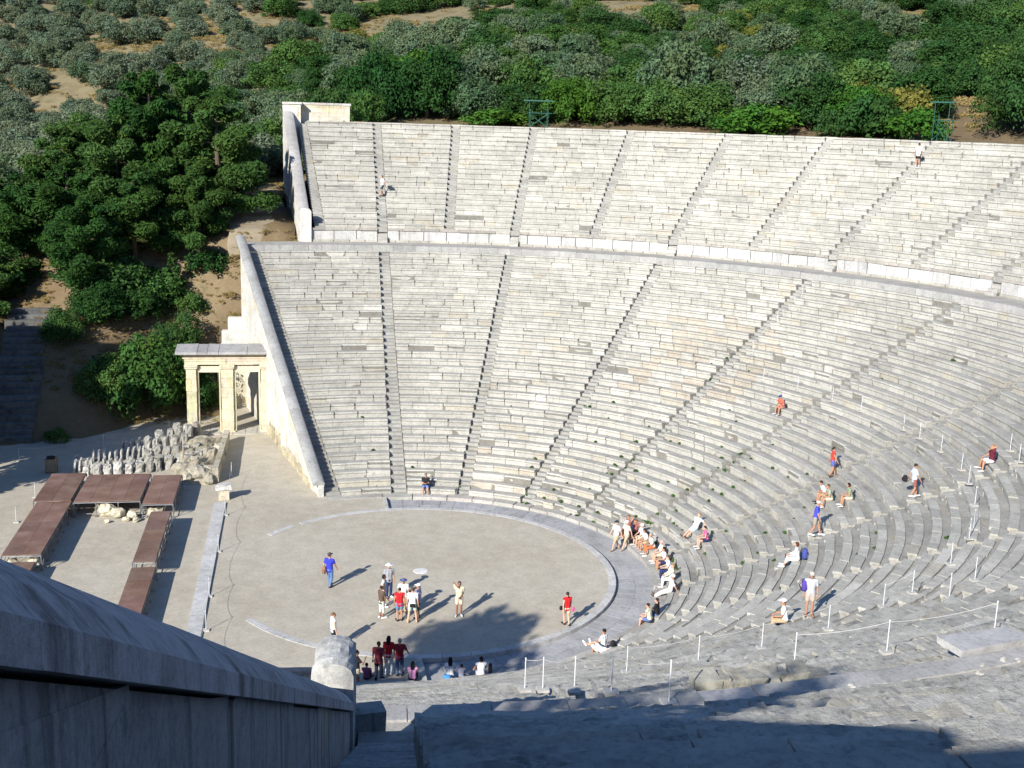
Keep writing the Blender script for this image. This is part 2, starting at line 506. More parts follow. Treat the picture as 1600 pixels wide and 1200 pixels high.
def stair(mb, rho0, rows, d, h, z0, a_left):
    """flight .75 m wide to the right of a_left; two steps to a row"""
    for k in range(rows*2):
        rr = rho0+k*d/2-.03; z = z0+(k+1)*h/2-.17
        da = .74/rr
        a0, a1 = a_left-da, a_left-.012/rr
        c = scol((.315, .31, .285), v=.1)
        V = []
        jz = U(-.012, .012)
        for zz, r in ((z-h, rr), (z+jz, rr)):
            V += [tuple(spot(r, a0, zz)), tuple(spot(r, a1, zz)), tuple(spot(rr+d*.56, a1, zz)), tuple(spot(rr+d*.56, a0, zz))]
        mb.hexa([V[0], V[3], V[2], V[1], V[4], V[7], V[6], V[5]], c)
def ang_of(i):     # stair line i (0 = far wing wall ... 12 = near wing wall), halves allowed
    s = 1 if i <= 6 else -1
    k = 6-abs(i-6)
    return s*(T2+(2-k)*PH if k < 2 else (6-k)*W)
low = empty('lower_seating', spot(13, 0, 0), 'lower tier of stone benches curving round the orchestra below the walkway', 'seating')
upp = empty('upper_seating', spot(41, 0, 13), 'upper tier of stone benches above the walkway wall', 'seating')
def rel(o, p): o.parent = p; o.matrix_parent_inverse = Matrix.Translation(-p.location)
STW = .75
for i in range(12):
    aL, aR = ang_of(i), ang_of(i+1)
    mb = MB()
    for k in range(34):
        rho = RHO_A+k*D1; ztop = Z_A+k*H1; zlow = ztop-H1 if k else .02
        a1 = aL-STW/rho; a0 = aR
        if i == 11: a0 = aR+.0
        row(mb, rho, D1, zlow, ztop, a0, a1, 0, 1.05, .06 if k > 2 else .3)
    nearw = i >= 9
    rel(mb.build('seating_wedge', M_NEAR if nearw else M_SEAT), low)
for i in range(13):
    mb = MB(); a = ang_of(i)+(STW/26 if i == 12 else 0)
    if i == 12:
        for k in range(68):
            rr = RHO_A+k*D1/2; z = Z_A-H1+(k+1)*H1/2; a0 = ang_of(12); da = .74/rr
            V = []
            for zz in (z-.4, z): V += [tuple(spot(rr, a0-da, zz)), tuple(spot(rr, a0, zz)), tuple(spot(rr+D1*.6, a0, zz)), tuple(spot(rr+D1*.6, a0-da, zz))]
            mb.hexa([V[0], V[3], V[2], V[1], V[4], V[7], V[6], V[5]], scol((.36, .355, .33)))
    else: stair(mb, RHO_A, 34, D1, H1, Z_A-H1, a)
    rel(mb.build('stairway', M_NEAR if i > 9 else M_SEAT), low)
# upper tier: its wing walls stand at half wedges
ups = [.5]+[1+.5*k for k in range(21)]+[11.5]
def ang_up(i):
    if i == .5: return T2+PHI_UP-.004
    if i == 11.5: return -(T2+R(21.05))
    return (ang_of(math.floor(i))+ang_of(math.ceil(i)))/2
for j in range(len(ups)-1):
    mb = MB()
    aL, aR = ang_up(ups[j]), ang_up(ups[j+1])
    last = j == len(ups)-2
    for k in range(21):
        rho = RHO_U+.1+k*D2; ztop = Z_U+.38+k*.403; zlow = ztop-(.403 if k else .36)
        a1 = aL-(STW/rho); a0 = aR+(STW/rho if last else 0)
        row(mb, rho, D2, zlow, ztop, a0, a1, 0, 1.05, .04)
    rel(mb.build('seating_wedge', M_NEAR if j > 17 else M_SEAT), upp)
for j, i in enumerate(ups):
    mb = MB(); a = ang_up(i)
    if i == 11.5:
        for k in range(42):
            rr = RHO_U+.1+k*D2/2; z = Z_U-.08+k*H2/2; da = .76/rr; V = []
            for zz in (z-.4, z): V += [tuple(spot(rr, a, zz)), tuple(spot(rr, a+da, zz)), tuple(spot(rr+D2*.6, a+da, zz)), tuple(spot(rr+D2*.6, a, zz))]
            mb.hexa([V[0], V[3], V[2], V[1], V[4], V[7], V[6], V[5]], scol((.44, .43, .41), v=.05))
    else: stair(mb, RHO_U+.12, 21, D2, H2, Z_U+.06, a)
    rel(mb.build('stairway', M_NEAR if i > 9 else M_SEAT), upp)
# walkway between the tiers, its upstand wall of big slabs, rim path
ring('walkway', RHO_D+.1, RHO_U+.1, Z_D-.015, -(T2+PHI_LOW), T2+PHI_LOW, M_PATH, 120)
mb = MB()
arc_blocks(mb, RHO_D-.02, RHO_D+.5, Z_D-.5, Z_D+.03, -(T2+PHI_LOW), T2+PHI_LOW, 1.25, (.345, .34, .325), .018, .1, .015, 2, .03)
tag(mb.build('walkway_kerb', M_SEAT), 'worn stone kerb along the inner edge of the curved walkway', 'kerb')
ring('upper_ledge_bed', RHO_U+.12, RHO_U+D2+.14, Z_U-.06, -(T2+R(21.05)), T2+PHI_UP, M_PATH, 110)
mb = MB()
openings = [ang_of(i) for i in range(1, 12)]
segs = []
top_a = T2+PHI_UP+.002
edges = [top_a]
for a in openings: edges += [a, a-STW/RHO_U]
edges.append(-(T2+R(21.1)))
for q in range(0, len(edges), 2):
    a1, a0 = edges[q], edges[q+1]
    arc_blocks(mb, RHO_U-.02, RHO_U+.35, Z_D-.1, Z_D+.16, a0, a1, 1.2, (.38, .365, .32), .02, .14, .04, 2, .05)
    arc_blocks(mb, RHO_U+.03, RHO_U+.35, Z_D+.14, Z_U-.17, a0, a1, 1.55, (.46, .46, .445), .02, .1, .05, 2, .025)
    arc_blocks(mb, RHO_U-.05, RHO_U+.75, Z_U-.19, Z_U+.0, a0, a1, 1.2, (.34, .32, .285), .025, .16, .025, 2, .04)
tag(mb.build('walkway_wall', M_WALL), 'curved wall of upright pale slabs between walkway and upper benches', 'wall')
mb = MB()
for a in openings:
    for k in range(5):
        z = Z_D+(k+1)*(Z_U-Z_D)/5-.02; rr = RHO_U-.55+k*.28; da = .74/RHO_U; V = []
        for zz in (Z_D-.1, z): V += [tuple(spot(rr, a-da, zz)), tuple(spot(rr, a-.0005, zz)), tuple(spot(rr+.6, a-.0005, zz)), tuple(spot(rr+.6, a-da, zz))]
        mb.hexa([V[0], V[3], V[2], V[1], V[4], V[7], V[6], V[5]], scol((.4, .39, .36)))
rel(mb.build('connecting_steps', M_SEAT), upp)
ring('rim_path', RHO_T+.1, RHO_T+6, Z_T-.03, -(T2+R(20)), T2+R(16), M_PATH, 120)
mb = MB(); arc_blocks(mb, RHO_T+.02, RHO_T+.8, Z_T-.3, Z_T+.01, -(T2+R(20.9)), T2+PHI_UP, 1.2, (.44, .42, .38), .02, .12, .03, 2, .04)
tag(mb.build('rim_kerb', M_SEAT), 'weathered kerb stones along the topmost edge of the seats', 'kerb')
# low kerb at the foot of the seats
mb = MB(); arc_blocks(mb, RHO_K, RHO_A+.12, -.25, .03, -(T2+PHI_LOW-.01), T2+PHI_LOW-.01, 1.3, (.38, .365, .33), .03, .16, .04, 3, .05)
tag(mb.build('seat_kerb', M_SEAT), 'low broken kerb at the foot of the first bench beside the paved passage', 'kerb')

# ---------------------------------------------------------------- wing walls
def ashlar(mb, p0, p1, zb, zt0, zt1, thick, course=.5, ln=1.1, col=(.55, .53, .47), out=None, jc=.08, rag=0.0, core=True, fine=1.0):
    """masonry between two plan points: core plus blocks standing 2 cm proud; out = unit normal of the thickness"""
    p0, p1 = Vector((p0[0], p0[1], 0)), Vector((p1[0], p1[1], 0)); L = (p1-p0).length; t = (p1-p0)/L
    nrm = out if out is not None else Vector((-t.y, t.x, 0))
    if core:
        q = [p0, p1, p1+nrm*thick, p0+nrm*thick]; top = (zt0, zt1, zt1, zt0)
        mb.hexa([(v.x, v.y, zb) for v in q]+[(v.x, v.y, z-.02) for v, z in zip(q, top)], tuple(x*.88 for x in col))
    z = zb
    row_i = 0
    while z < max(zt0, zt1):
        h = course*U(.85, 1.15); s = -U(0, .6)*ln
        while s < L:
            l = ln*U(.6, 1.35); a, b = max(s, 0)+.006*fine, min(s+l, L)-.006*fine; s += l
            if b-a < .05: continue
            ta = min(z+h-.008, zt0+(zt1-zt0)*a/L); tb = min(z+h-.008, zt0+(zt1-zt0)*b/L)
            if ta <= z+.02 and tb <= z+.02: continue
            sl_ = (zt1-zt0)/L
            if ta <= z+.02: a = min(b-.03, (z+.03-zt0)/sl_); ta = z+.03
            if tb <= z+.02: b = max(a+.03, (z+.03-zt0)/sl_); tb = z+.03
            if rag and rnd.random() < rag: continue
            e = (.02+U(-.012, .012))*fine; e2 = .02+U(-.012, .012)
            k = 1+U(-jc, jc); w = rnd.random(); c = tuple(x*k for x in col)
            if w < .18: c = (c[0], c[1]*.95, c[2]*.8)
            q0, q1 = p0+t*a, p0+t*b
            P = [q0-nrm*e, q1-nrm*e, q1+nrm*(thick+e2), q0+nrm*(thick+e2)]
            mb.hexa([(v.x, v.y, z) for v in P]+[(P[0].x, P[0].y, ta), (P[1].x, P[1].y, tb), (P[2].x, P[2].y, tb), (P[3].x, P[3].y, ta)], c)
        z += h; row_i += 1
def coping(mb, pts, outs, zs, width, col, jit=.0, side=.15, crown=.12, ends=True, over=.06):
    """rounded coping along a line; pts inner edge, outs outward unit normals"""
    prof = [(-over, 0), (-over, side*.9), (-over+.015, side)]
    for q in range(1, 12): prof.append((-over+(width+2*over)*q/12, side+crown*math.sin(math.pi*q/12)**.8))
    prof += [(width+over-.015, side), (width+over, side*.9), (width+over, 0)]
    n = len(prof)
    for i in range(len(pts)-1):
        V = []; k = 1+U(-.08, .08); c = tuple(x*k for x in col)
        a, b = Vector(pts[i]), Vector(pts[i+1]); t = (b-a).normalized()*(.004 if jit > .004 else .0012)
        for p, o, z, d in ((a, outs[i], zs[i], t), (b, outs[i+1], zs[i+1], -t)):
            dz = U(-jit, jit)
            for s, h in prof:
                q = p+o*s+d; V.append((q.x, q.y, z+h+dz+U(-jit, jit)*.4))
        F = [(q, q+1, n+q+1, n+q) for q in range(n-1)]+[(n-1, 0, n, 2*n-1), tuple(range(n-1, -1, -1)), tuple(range(n, 2*n))]
        mb.add(V, F, c)
def wing(name, label, side, phi, rho0, rho1, ztop, zbot, thick, mat, ccol, bcol, nseg, cop_jit=.01, cmat=None, cside=.15, ccrown=.12, fine=1.0, course=.48, bl=1.05, cwidth=None):
    """analemma wall along a line of constant phi; side +1 far, -1 near"""
    a = T2+phi
    d = Vector((math.cos(a), side*math.sin(a), 0)); o = Vector((-math.sin(a), side*math.cos(a), 0))
    P = lambda r: Vector((-EC*math.cos(T2)+(r+EC)*math.cos(a), side*(-EC*math.sin(T2)+(r+EC)*math.sin(a)), 0))
    root = empty(name, P(rho0), label, 'wall')
    mb = MB(); steps = 3
    for q in range(steps):
        r0, r1 = rho0+(rho1-rho0)*q/steps, rho0+(rho1-rho0)*(q+1)/steps
        ashlar(mb, P(r0), P(r1), zbot(r0), ztop(r0), ztop(r1), thick, course, bl, bcol, o, .05, fine=fine)
    rel(mb.build('wall_body', mat), root)
    mb = MB(); rs_ = [rho0+(rho1-rho0)*k/nseg for k in range(nseg+1)]
    coping(mb, [P(r) for r in rs_], [o]*len(rs_), [ztop(r) for r in rs_], cwidth or thick, ccol, cop_jit, cside, ccrown)
    rel(mb.build('coping', cmat or mat), root)
    return root, P, o, d
LZ = lambda r: Z_A+(r-RHO_A)*.4879
UZ = lambda r: Z_U+(r-RHO_U)*.5218
WHITE = (.58, .57, .53); CGREY = (.31, .31, .3)
wing('wing_wall', 'long sloping white wall beside the lower benches at the far wing', 1, PHI_LOW+.004, 12.9, 38.5, lambda r: LZ(r)+.30, lambda r: -.3, .32, M_WALL, CGREY, WHITE, 24, cwidth=.62)
wing('wing_wall', 'sloping lower wall on the near side below the camera', -1, PHI_LOW+.004, 12.9, 38.5, lambda r: LZ(r)+.30, lambda r: -.3, .62, M_WALL, CGREY, WHITE, 24)
# rough footing of the far lower wall
mb = MB(); a_ = T2+PHI_LOW; r = 13.2
while r < 30:
    o_ = Vector((-math.sin(a_), math.cos(a_), 0)); l = U(.5, 1.1)
    q = Vector((-EC*math.cos(T2)+(r+l/2+EC)*math.cos(a_), -EC*math.sin(T2)+(r+l/2+EC)*math.sin(a_), 0))+o_*(.33+U(0, .08))
    h = U(.3, .75)*min(1.6, .5+(r-13)*.12); k = U(.75, 1.1)
    mb.box((q.x, q.y, h/2-.05), (l*.98, U(.15, .34), h), a_, (.46*k, .41*k, .29*k), 0, .05); r += l
tag(mb.build('wall_footing', M_RUIN), 'rough yellowish footing stones along the foot of the far sloping wall', 'footing')
# end stone of the far lower wall
fu, Pf, of_, df = wing('wing_wall', 'high white wall with sloping grey coping beside the far upper benches', 1, PHI_UP+.004, 41.3, 57.6, lambda r: UZ(r)+.18+(r-41.3)/16.3*.75, lambda r: 9.5 if r < 46 else 12, .82, M_WALL, (.36, .35, .335), WHITE, 14)
def end_stone(root, P, o, rho, z0, z1, width, col, mat, ln=.85):
    """upright stone with a round top closing the wall at the walkway"""
    mb = MB(); d = (P(rho+1)-P(rho)).normalized(); base = P(rho)
    prof = [(-.05, z0)]; n = 12
    rad = (width+.1)/2
    for k in range(n+1):
        t = math.pi*k/n; prof.append((-.05+rad-rad*math.cos(t), z1-rad*.62+rad*.62*math.sin(t)))
    prof.append((width+.05, z0)); m = len(prof); V = []; F = []
    st = 7
    for j in range(st):
        s = ln*j/(st-1); inset = .05 if j in (0, st-1) else 0
        for q, (x, z) in enumerate(prof):
            w = base+d*s+o*(x+U(-.012, .012)); V.append((w.x, w.y, z-(inset*.7 if 0 < q < m-1 else 0)+U(-.012, .012)))
    for j in range(st-1):
        for q in range(m-1): F.append((j*m+q, j*m+q+1, (j+1)*m+q+1, (j+1)*m+q))
    F += [tuple(range(m-1, -1, -1)), tuple((st-1)*m+q for q in range(m))]
    mb.add(V, F, col); rel(mb.build('end_stone', mat), root)
end_stone(fu, Pf, of_, 40.75, 12.6, 15.45, .74, (.6, .58, .53), M_WALL)
# far corner pier and return wall
mb = MB()
ashlar(mb, (-7.5, 56.4), (-5.9, 56.4), 12, 23.75, 23.75, 1.7, .5, 1.0, WHITE, Vector((0, 1, 0)), .06)
ashlar(mb, (-5.88, 57.35), (-1.35, 57.35), 20.5, 23.8, 23.75, .8, .42, 1.1, (.56, .52, .42), Vector((0, 1, 0)), .1)
rel(mb.build('return_wall', M_WALL), fu)
mb = MB()
mb.box((-6.7, 57.25, 23.86), (1.8, 1.9, .2), 0, (.58, .56, .52), 0, .01)
for k in range(4): mb.box((-5.2+k*1.13, 57.75, 23.86), (1.11, .95, .2), 0, (.5+U(-.06, .06), .48, .45), 0, .012)
rel(mb.build('return_coping', M_WALL), fu)
# near upper wall (the big dark one beside the camera)
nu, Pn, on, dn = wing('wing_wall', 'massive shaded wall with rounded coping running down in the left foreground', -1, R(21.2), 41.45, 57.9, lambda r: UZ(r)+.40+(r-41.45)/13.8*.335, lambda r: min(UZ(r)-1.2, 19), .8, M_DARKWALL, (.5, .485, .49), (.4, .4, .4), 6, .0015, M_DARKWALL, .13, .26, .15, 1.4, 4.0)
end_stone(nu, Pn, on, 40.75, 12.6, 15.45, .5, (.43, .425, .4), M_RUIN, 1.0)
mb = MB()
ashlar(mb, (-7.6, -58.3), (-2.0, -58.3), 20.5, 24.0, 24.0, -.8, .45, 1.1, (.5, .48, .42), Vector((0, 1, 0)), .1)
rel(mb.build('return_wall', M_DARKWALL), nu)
# upright block beside the foot of the near wall
mb = MB(); q = spot(40.85, -(T2+R(20.9)), 0)

mb.box((q.x, q.y+.1, 13.75), (.5, .35, .9), R(4), (.33, .32, .3), 0, .02)
tag(mb.build('stone_block', M_DARKWALL), 'upright dark block standing at the foot of the shaded foreground wall', 'block')

# ---------------------------------------------------------------- parodos gate
GY0 = 28.25; G_COL = (.56, .5, .36)
gate = empty('stone_gate', (-11, GY0, 0), 'pale stone gateway with two openings between square pillars at the wing wall', 'gate')
mb = MB()
def gp(x0, x1, y0, y1, z0, z1, col=None, jit=.006, m=None):
    (m or mb).box(((x0+x1)/2, (y0+y1)/2, (z0+z1)/2), (x1-x0, y1-y0, z1-z0), 0, col or tuple(c*U(.92, 1.08) for c in G_COL), 0, jit)
def pillar(x0, x1, y0, y1, name='pillar'):
    m = MB(); z = 0.0
    while z < 4.75:
        h = min(U(.55, .95), 4.78-z)
        e = U(-.012, .012)
        gp(x0-e, x1+e, y0, y1, z+.008, z+h-.004, m=m, jit=.012)
        if rnd.random() < .5:  # second stone of the course
            gp(x0-.013, x0+(x1-x0)*.5, y0-.012, y0+.2, z+.03, z+h-.03, m=m, jit=.01)
        z += h
    gp(x0-.07, x1+.07, y0-.07, y1+.07, 4.8, 4.93, m=m)
    gp(x0-.11, x1+.11, y0-.11, y1+.11, 4.935, 5.1, m=m)
    gp(x0-.09, x1+.09, y0-.09, y1+.09, -.1, .14, m=m)
    rel(m.build(name, M_GATE), gate)
pillar(-14.25, -13.55, GY0-.05, GY0+.75)
pillar(-11.78, -10.95, GY0-.05, GY0+.75)
pillar(-8.95, -8.05, GY0-.12, GY0+.8)
# jamb mouldings inside the openings
m = MB()
for x0, x1 in ((-13.5, -13.38), (-11.96, -11.84), (-10.9, -10.76), (-9.14, -9.01)): gp(x0, x1, GY0+.12, GY0+.55, 0, 4.72, m=m, jit=.01)
for x0, x1 in ((-13.5, -11.84), (-10.9, -9.01)): gp(x0, x1, GY0+.12, GY0+.55, 4.5, 4.95, m=m, jit=.01)
rel(m.build('door_frame', M_GATE), gate)
m = MB()
x = -14.35
for x1 in (-11.4, -7.55):
    gp(x+.01, x1-.01, GY0-.1, GY0+.8, 5.11, 5.36, m=m); gp(x+.01, x1-.01, GY0-.14, GY0+.84, 5.365, 5.56, m=m)
    x = x1
gp(-14.45, -7.5, GY0-.2, GY0+.9, 5.565, 5.66, m=m)
gp(-14.4, -7.55, GY0-.1, GY0+.8, 5.665, 5.92, m=m)
for k in range(46):     # dentils
    xx = -14.36+k*.149; gp(xx, xx+.08, GY0-.19, GY0-.11, 5.8, 5.9, m=m, jit=.003)
rel(m.build('entablature', M_GATE), gate)
m = MB(); xs = [-14.95, -13.4, -12.7, -11.9, -9.9, -7.15]
for a, b in zip(xs[:-1], xs[1:]):
    k = U(.85, 1.1)
    P = [(a+.015, GY0-.55, 5.93), (b-.015, GY0-.55, 5.93), (b-.015, GY0+1.45, 5.93), (a+.015, GY0+1.45, 5.93)]
    m.hexa(P+[(a+.015, GY0-.5, 6.1), (b-.015, GY0-.5, 6.1), (b-.015, GY0+1.4, 6.36+U(-.02, .02)), (a+.015, GY0+1.4, 6.36+U(-.02, .02))], (.31*k, .305*k, .3*k))
rel(m.build('cornice', M_GATE), gate)
m = MB()
for k in range(9): gp(-14.4+k*.85, -13.57+k*.85, GY0-.6, GY0+1.2, -.06, .035+U(0, .02), (.42, .4, .35), .015, m)
rel(m.build('threshold', M_GATE), gate)
# stepped retaining wall behind the gate
mb = MB()
x0s = [-13.2, -12.9, -12.6, -12.5, -12.3, -12.2, -11.7]
for k, x0 in enumerate(x0s):
    ashlar(mb, (x0, 36.0), (-8.0, 36.0), -.2+k*1.05, -.2+(k+1)*1.05, -.2+(k+1)*1.05, .9, .5, .95, WHITE if k > 3 else (.5, .46, .35), Vector((0, 1, 0)), .1)
tag(mb.build('retaining_wall', M_WALL), 'bright stepped block wall holding the bank behind the gateway', 'wall')

# ---------------------------------------------------------------- stage decks on scaffold
def rust_mat():
    m, n, b = new_mat('rusty_deck'); g = gpos(n)
    c = ramp(n, noise(n, .8, 5, .6, g), [(.3, (.14, .08, .06)), (.5, (.18, .11, .085)), (.72, (.23, .16, .13))])
    c = mixc(n, c, ramp(n, noise(n, 9, 5, .7, g), [(.3, .8), (.7, 1.12)]), 1.0, 'MULTIPLY')
    c = mixc(n, c, attr(n), 1.0, 'MULTIPLY')
    n.links.new(c, b.inputs['Base Color']); b.inputs['Roughness'].default_value = .75; bump(n, b, noise(n, 20, 4, .6, g), .2, .01)
    return m
M_RUST = rust_mat()
M_STEEL = plain('galvanised_tube', (.22, .23, .24), .55, .5)
M_BOARD = plain('dark_hoarding', (.02, .018, .016), .9)
def deck(x0, x1, y0, y1, z, nx_, ny_, label, sides='E'):
    root = empty('stage_platform', ((x0+x1)/2, (y0+y1)/2, 0), label, 'platform', 'rusty stage platforms')
    mb = MB()
    for i in range(nx_):
        for j in range(ny_):
            a, b = x0+(x1-x0)*i/nx_, x0+(x1-x0)*(i+1)/nx_; c, d = y0+(y1-y0)*j/ny_, y0+(y1-y0)*(j+1)/ny_
            k = U(.85, 1.15)
            mb.box(((a+b)/2, (c+d)/2, z-.03+U(-.004, .004)), (b-a-.012, d-c-.012, .05), 0, (k, k*U(.96, 1.03), k*U(.95, 1.05)))
    rel(mb.build('deck', M_RUST), root)
    mb = MB()
    for (a, b, c, d) in ((x0, x1, y0, y0), (x0, x1, y1, y1), (x0, x0, y0, y1), (x1, x1, y0, y1)):
        mb.tube([(a+.02, c+.02, z-.11), (b-.02, d-.02, z-.11)], .028, 6); mb.tube([(a, c, .18), (b, d, .18)], .024, 6)
    ny2 = max(1, round((y1-y0)/1.3)); nx2 = max(1, round((x1-x0)/1.3))
    for j in range(ny2):
        c, d = y0+(y1-y0)*j/ny2, y0+(y1-y0)*(j+1)/ny2
        for xx in (x0, x1):
            if j % 2 == 0: mb.tube([(xx, c, .12), (xx, d, z-.12)], .02, 6)
    rel(mb.build('rail', M_STEEL), root)
    for j in range(ny2+1):
        for i in range(nx2+1):
            if 0 < i < nx2 and 0 < j < ny2: continue
            mb = MB(); xx, yy_ = x0+(x1-x0)*i/nx2, y0+(y1-y0)*j/ny2
            mb.tube([(xx, yy_, 0), (xx, yy_, z-.06)], .026, 7); mb.box((xx, yy_, .012), (.16, .16, .02)); mb.tube([(xx, yy_, z-.2), (xx, yy_, z-.1)], .04, 7)
            rel(mb.build('leg', M_STEEL), root)
    return root
ZS = .92
deck(-21.25, -19.2, 10.5, 15.8, ZS, 2, 2, 'rusty brown stage platform at the far corner nearest the litter bin')
deck(-18.98, -15.3, 10.1, 15.3, ZS+.03, 4, 2, 'widest rusty stage platform, in the middle of the far row')
deck(-15.12, -13.4, 9.5, 15.0, ZS, 2, 2, 'rusty stage platform at the right end of the far row in front of the ruin')
deck(-21.02, -19.12, 1.95, 10.36, ZS-.02, 2, 5, 'long rusty stage platform on the left going towards the foreground')
deck(-14.46, -13.37, .4, 8.12, ZS-.02, 1, 5, 'narrow rusty stage platform on the right beside the white pavement strip')
deck(-14.46, -13.3, -9.5, .1, ZS-.2, 1, 5, 'lowest narrow rusty stage platform, partly hidden by the foreground wall')
deck(-21.1, -19.3, -8.0, 1.5, ZS-.25, 2, 5, 'low rusty platform mostly hidden by the foreground wall at far left')
# stones stored under and beside the decks
def boulder(mb, c, size, col, rot=None, n=7):
    M = Matrix.Rotation(rot if rot is not None else U(0, 6.3), 3, 'Z') @ Matrix.Rotation(U(-.25, .25), 3, 'X')
    mb.ellipsoid(c, size, col, 0, 9, n, M, .16)
for (x, y, s) in ((-16.5, 9.9, .42), (-17.2, 10.3, .55), (-15.7, 9.6, .34), (-14.6, 9.8, .4), (-16.0, 9.15, .2), (-15.4, 9.0, .2), (-17.0, 9.0, .16), (-14.0, .9, .28), (-20.6, 2.3, .4), (-19.6, 2.5, .42)):
    mb = MB(); boulder(mb, (0, 0, s*.62), (s*1.15, s*.8, s*.72), (.52, .48, .36))
    tag(mb.build('stone', M_RUIN, loc=(x, y, 0)), 'pale fallen stone lying under or in front of the rusty stage platforms', 'stone', 'stones stored under the stage')

# ---------------------------------------------------------------- stone stores: rows of set-up blocks by the stage
G1 = 'upright stones stored in rows behind the stage'
def slab(x, y, w, d, h, rz, col, label, lean=0.0, rough=.025, grp=G1):
    mb = MB(); M = Matrix.Rotation(lean, 3, 'Y')
    nz = 4; nx_ = 4
    P = []
    for k in range(nz+1):
        z = h*k/nz; s = 1-.10*(k == nz)
        ringp = []
        for t in range(12):
            a = 2*math.pi*t/12; ca, sa = math.cos(a), math.sin(a)
            r = 1/max(abs(ca), abs(sa)); r = min(r, 1.22)
            qv = M @ Vector((ca*r*w/2*s+U(-rough, rough), sa*r*d/2*s+U(-rough, rough), z+U(-rough, rough)))
            ringp.append((qv.x, qv.y, qv.z))
        P += ringp
    F = [(k*12+t, k*12+(t+1) % 12, (k+1)*12+(t+1) % 12, (k+1)*12+t) for k in range(nz) for t in range(12)]+[tuple(nz*12+t for t in range(12))]
    mb.add(P, F, col)
    o = mb.build('stored_stone', M_RUIN, loc=(x, y, -.02)); o.rotation_euler = (0, 0, rz)
    return tag(o, label, 'stone', grp)
# thin pale slabs on the left, like books on a shelf (three rows)
L1 = 'thin pale slab standing on edge among the stored stones behind the stage'
for r, (y, xa, n_, h) in enumerate(((19.3, -20.6, 9, .7), (21.6, -19.8, 10, .75), (23.3, -18.2, 4, 1.0))):
    for k in range(n_):
        slab(xa+k*.36+U(-.04, .04), y+k*.06+U(-.08, .08), .15, U(.7, .95), h*U(.85, 1.12), U(-.12, .12), (lambda k_: (.46*k_, .455*k_, .43*k_))(U(.85, 1.1)), L1, U(-.02, .16), .018)
L2 = 'chunky weathered block standing among the stored stones behind the stage'
for r, (y, xa, n_, h) in enumerate(((18.0, -19.6, 11, .95), (19.4, -17.2, 8, 1.05), (21.3, -16.2, 6, 1.1), (23.6, -16.6, 5, 1.2), (25.6, -15.9, 4, 1.35), (26.8, -14.8, 3, 1.3))):
    for k in range(n_):
        pale = r == 0 and k < 5
        c = (.47, .46, .42) if pale else (lambda k_: (.33*k_, .32*k_, .285*k_))(U(.65, 1.15))
        slab(xa+k*.62+U(-.06, .06), y+k*.16+U(-.12, .12), .5*U(.8, 1.15), .6*U(.8, 1.2), h*U(.62, .92), U(-.25, .25), c, L2, U(-.05, .1), .05)
# overgrown ruin between the stage and the gate
mb = MB()
for k in range(26):
    boulder(mb, (U(-14.0, -11.6), U(16.0, 24.5), U(.0, .5)), (U(.4, .9), U(.4, .8), U(.3, .55)), (lambda k_: (.37*k_, .34*k_, .27*k_))(U(.75, 1.1)))
N = 18; V = []; F = []
for j in range(N+1):
    for i_ in range(N+1):
        u, v = i_/N, j/N; e = min(u, 1-u, v, 1-v)
        V.append((-14.3+3.0*u, 15.6+10.4*v, max(-.1, min(1, e*7)*(.75+.25*math.sin(u*9)*math.cos(v*13)+U(-.08, .08)))-.05))
F = [(j*(N+1)+i_, j*(N+1)+i_+1, (j+1)*(N+1)+i_+1, (j+1)*(N+1)+i_) for j in range(N) for i_ in range(N)]
mb.add(V, F, (.36, .32, .23))
tag(mb.build('ruin_mound', M_RUIN), 'rubble mound of a ruined foundation with a little grass between stage and gate', 'ruin')
mb = MB(); ashlar(mb, (-11.3, 16.0), (-11.15, 25.8), -.1, 1.0, .85, .32, .5, 1.3, (.42, .39, .31), Vector((-1, 0, 0)), .12)
tag(mb.build('foundation_wall', M_RUIN), 'low straight wall of big stones edging the ruin mound', 'wall')
# pedestal by the pavement strip
ped = MB(); ped.box((0, 0, .32), (.62, .5, .64), .1, (.55, .5, .38), 0, .02); ped.box((0, 0, .72), (.95, .7, .16), .1, (.56, .55, .52), 0, .02); ped.box((.05, 0, .88), (.75, .55, .16), .2, (.56, .55, .52), 0, .03)
tag(ped.build('pedestal', M_RUIN, loc=(-10.75, 12.75, 0)), 'short white stone pedestal at the far end of the pavement strip', 'pedestal')
# pavement strip in front of the stage
mb = MB(); y = -14.0
while y < 11.4:
    l = U(1.2, 2.2); k = U(.92, 1.08); x = -11.28 if y < 9 else -11.24
    mb.box((-10.92, y+l/2, .03), (.68, l-.02, .1), 0, (.46*k, .46*k, .445*k), 0, .008); y += l
o = tag(mb.build('pavement', M_PAVE), kind='structure')
# litter bin
bn = empty('litter_bin', (-21.95, 19.2, 0), 'square wooden litter bin with dark top left of the stored stones', 'bin')
mb = MB()
for k in range(5):
    for sx, sy, rz in ((0, -.28, 0), (0, .28, 0), (-.28, 0, 1.57), (.28, 0, 1.57)):
        t = -.22+k*.11; mb.box((sx+(t if rz == 0 else 0), sy+(t if rz else 0), .48), (.1, .03, .86), rz, (1, 1, 1), 0, .004)
o = mb.build('slat_panel', plain('bin_wood', (.24, .19, .13), .85), bn)
mb = MB(); mb.tube([(0, 0, .1), (0, 0, .98)], .24, 14); mb.tube([(0, 0, .96), (0, 0, 1.02)], [.28, .27], 14)
mb.build('liner', M_BOARD, bn)
mb = MB()
pm = plain('bin_frame', (.2, .15, .1), .85)
for sx in (-.3, .3):
    for sy in (-.3, .3): mb = MB(); mb.box((sx, sy, .5), (.06, .06, 1.0)); mb.build('corner_post', pm, bn)

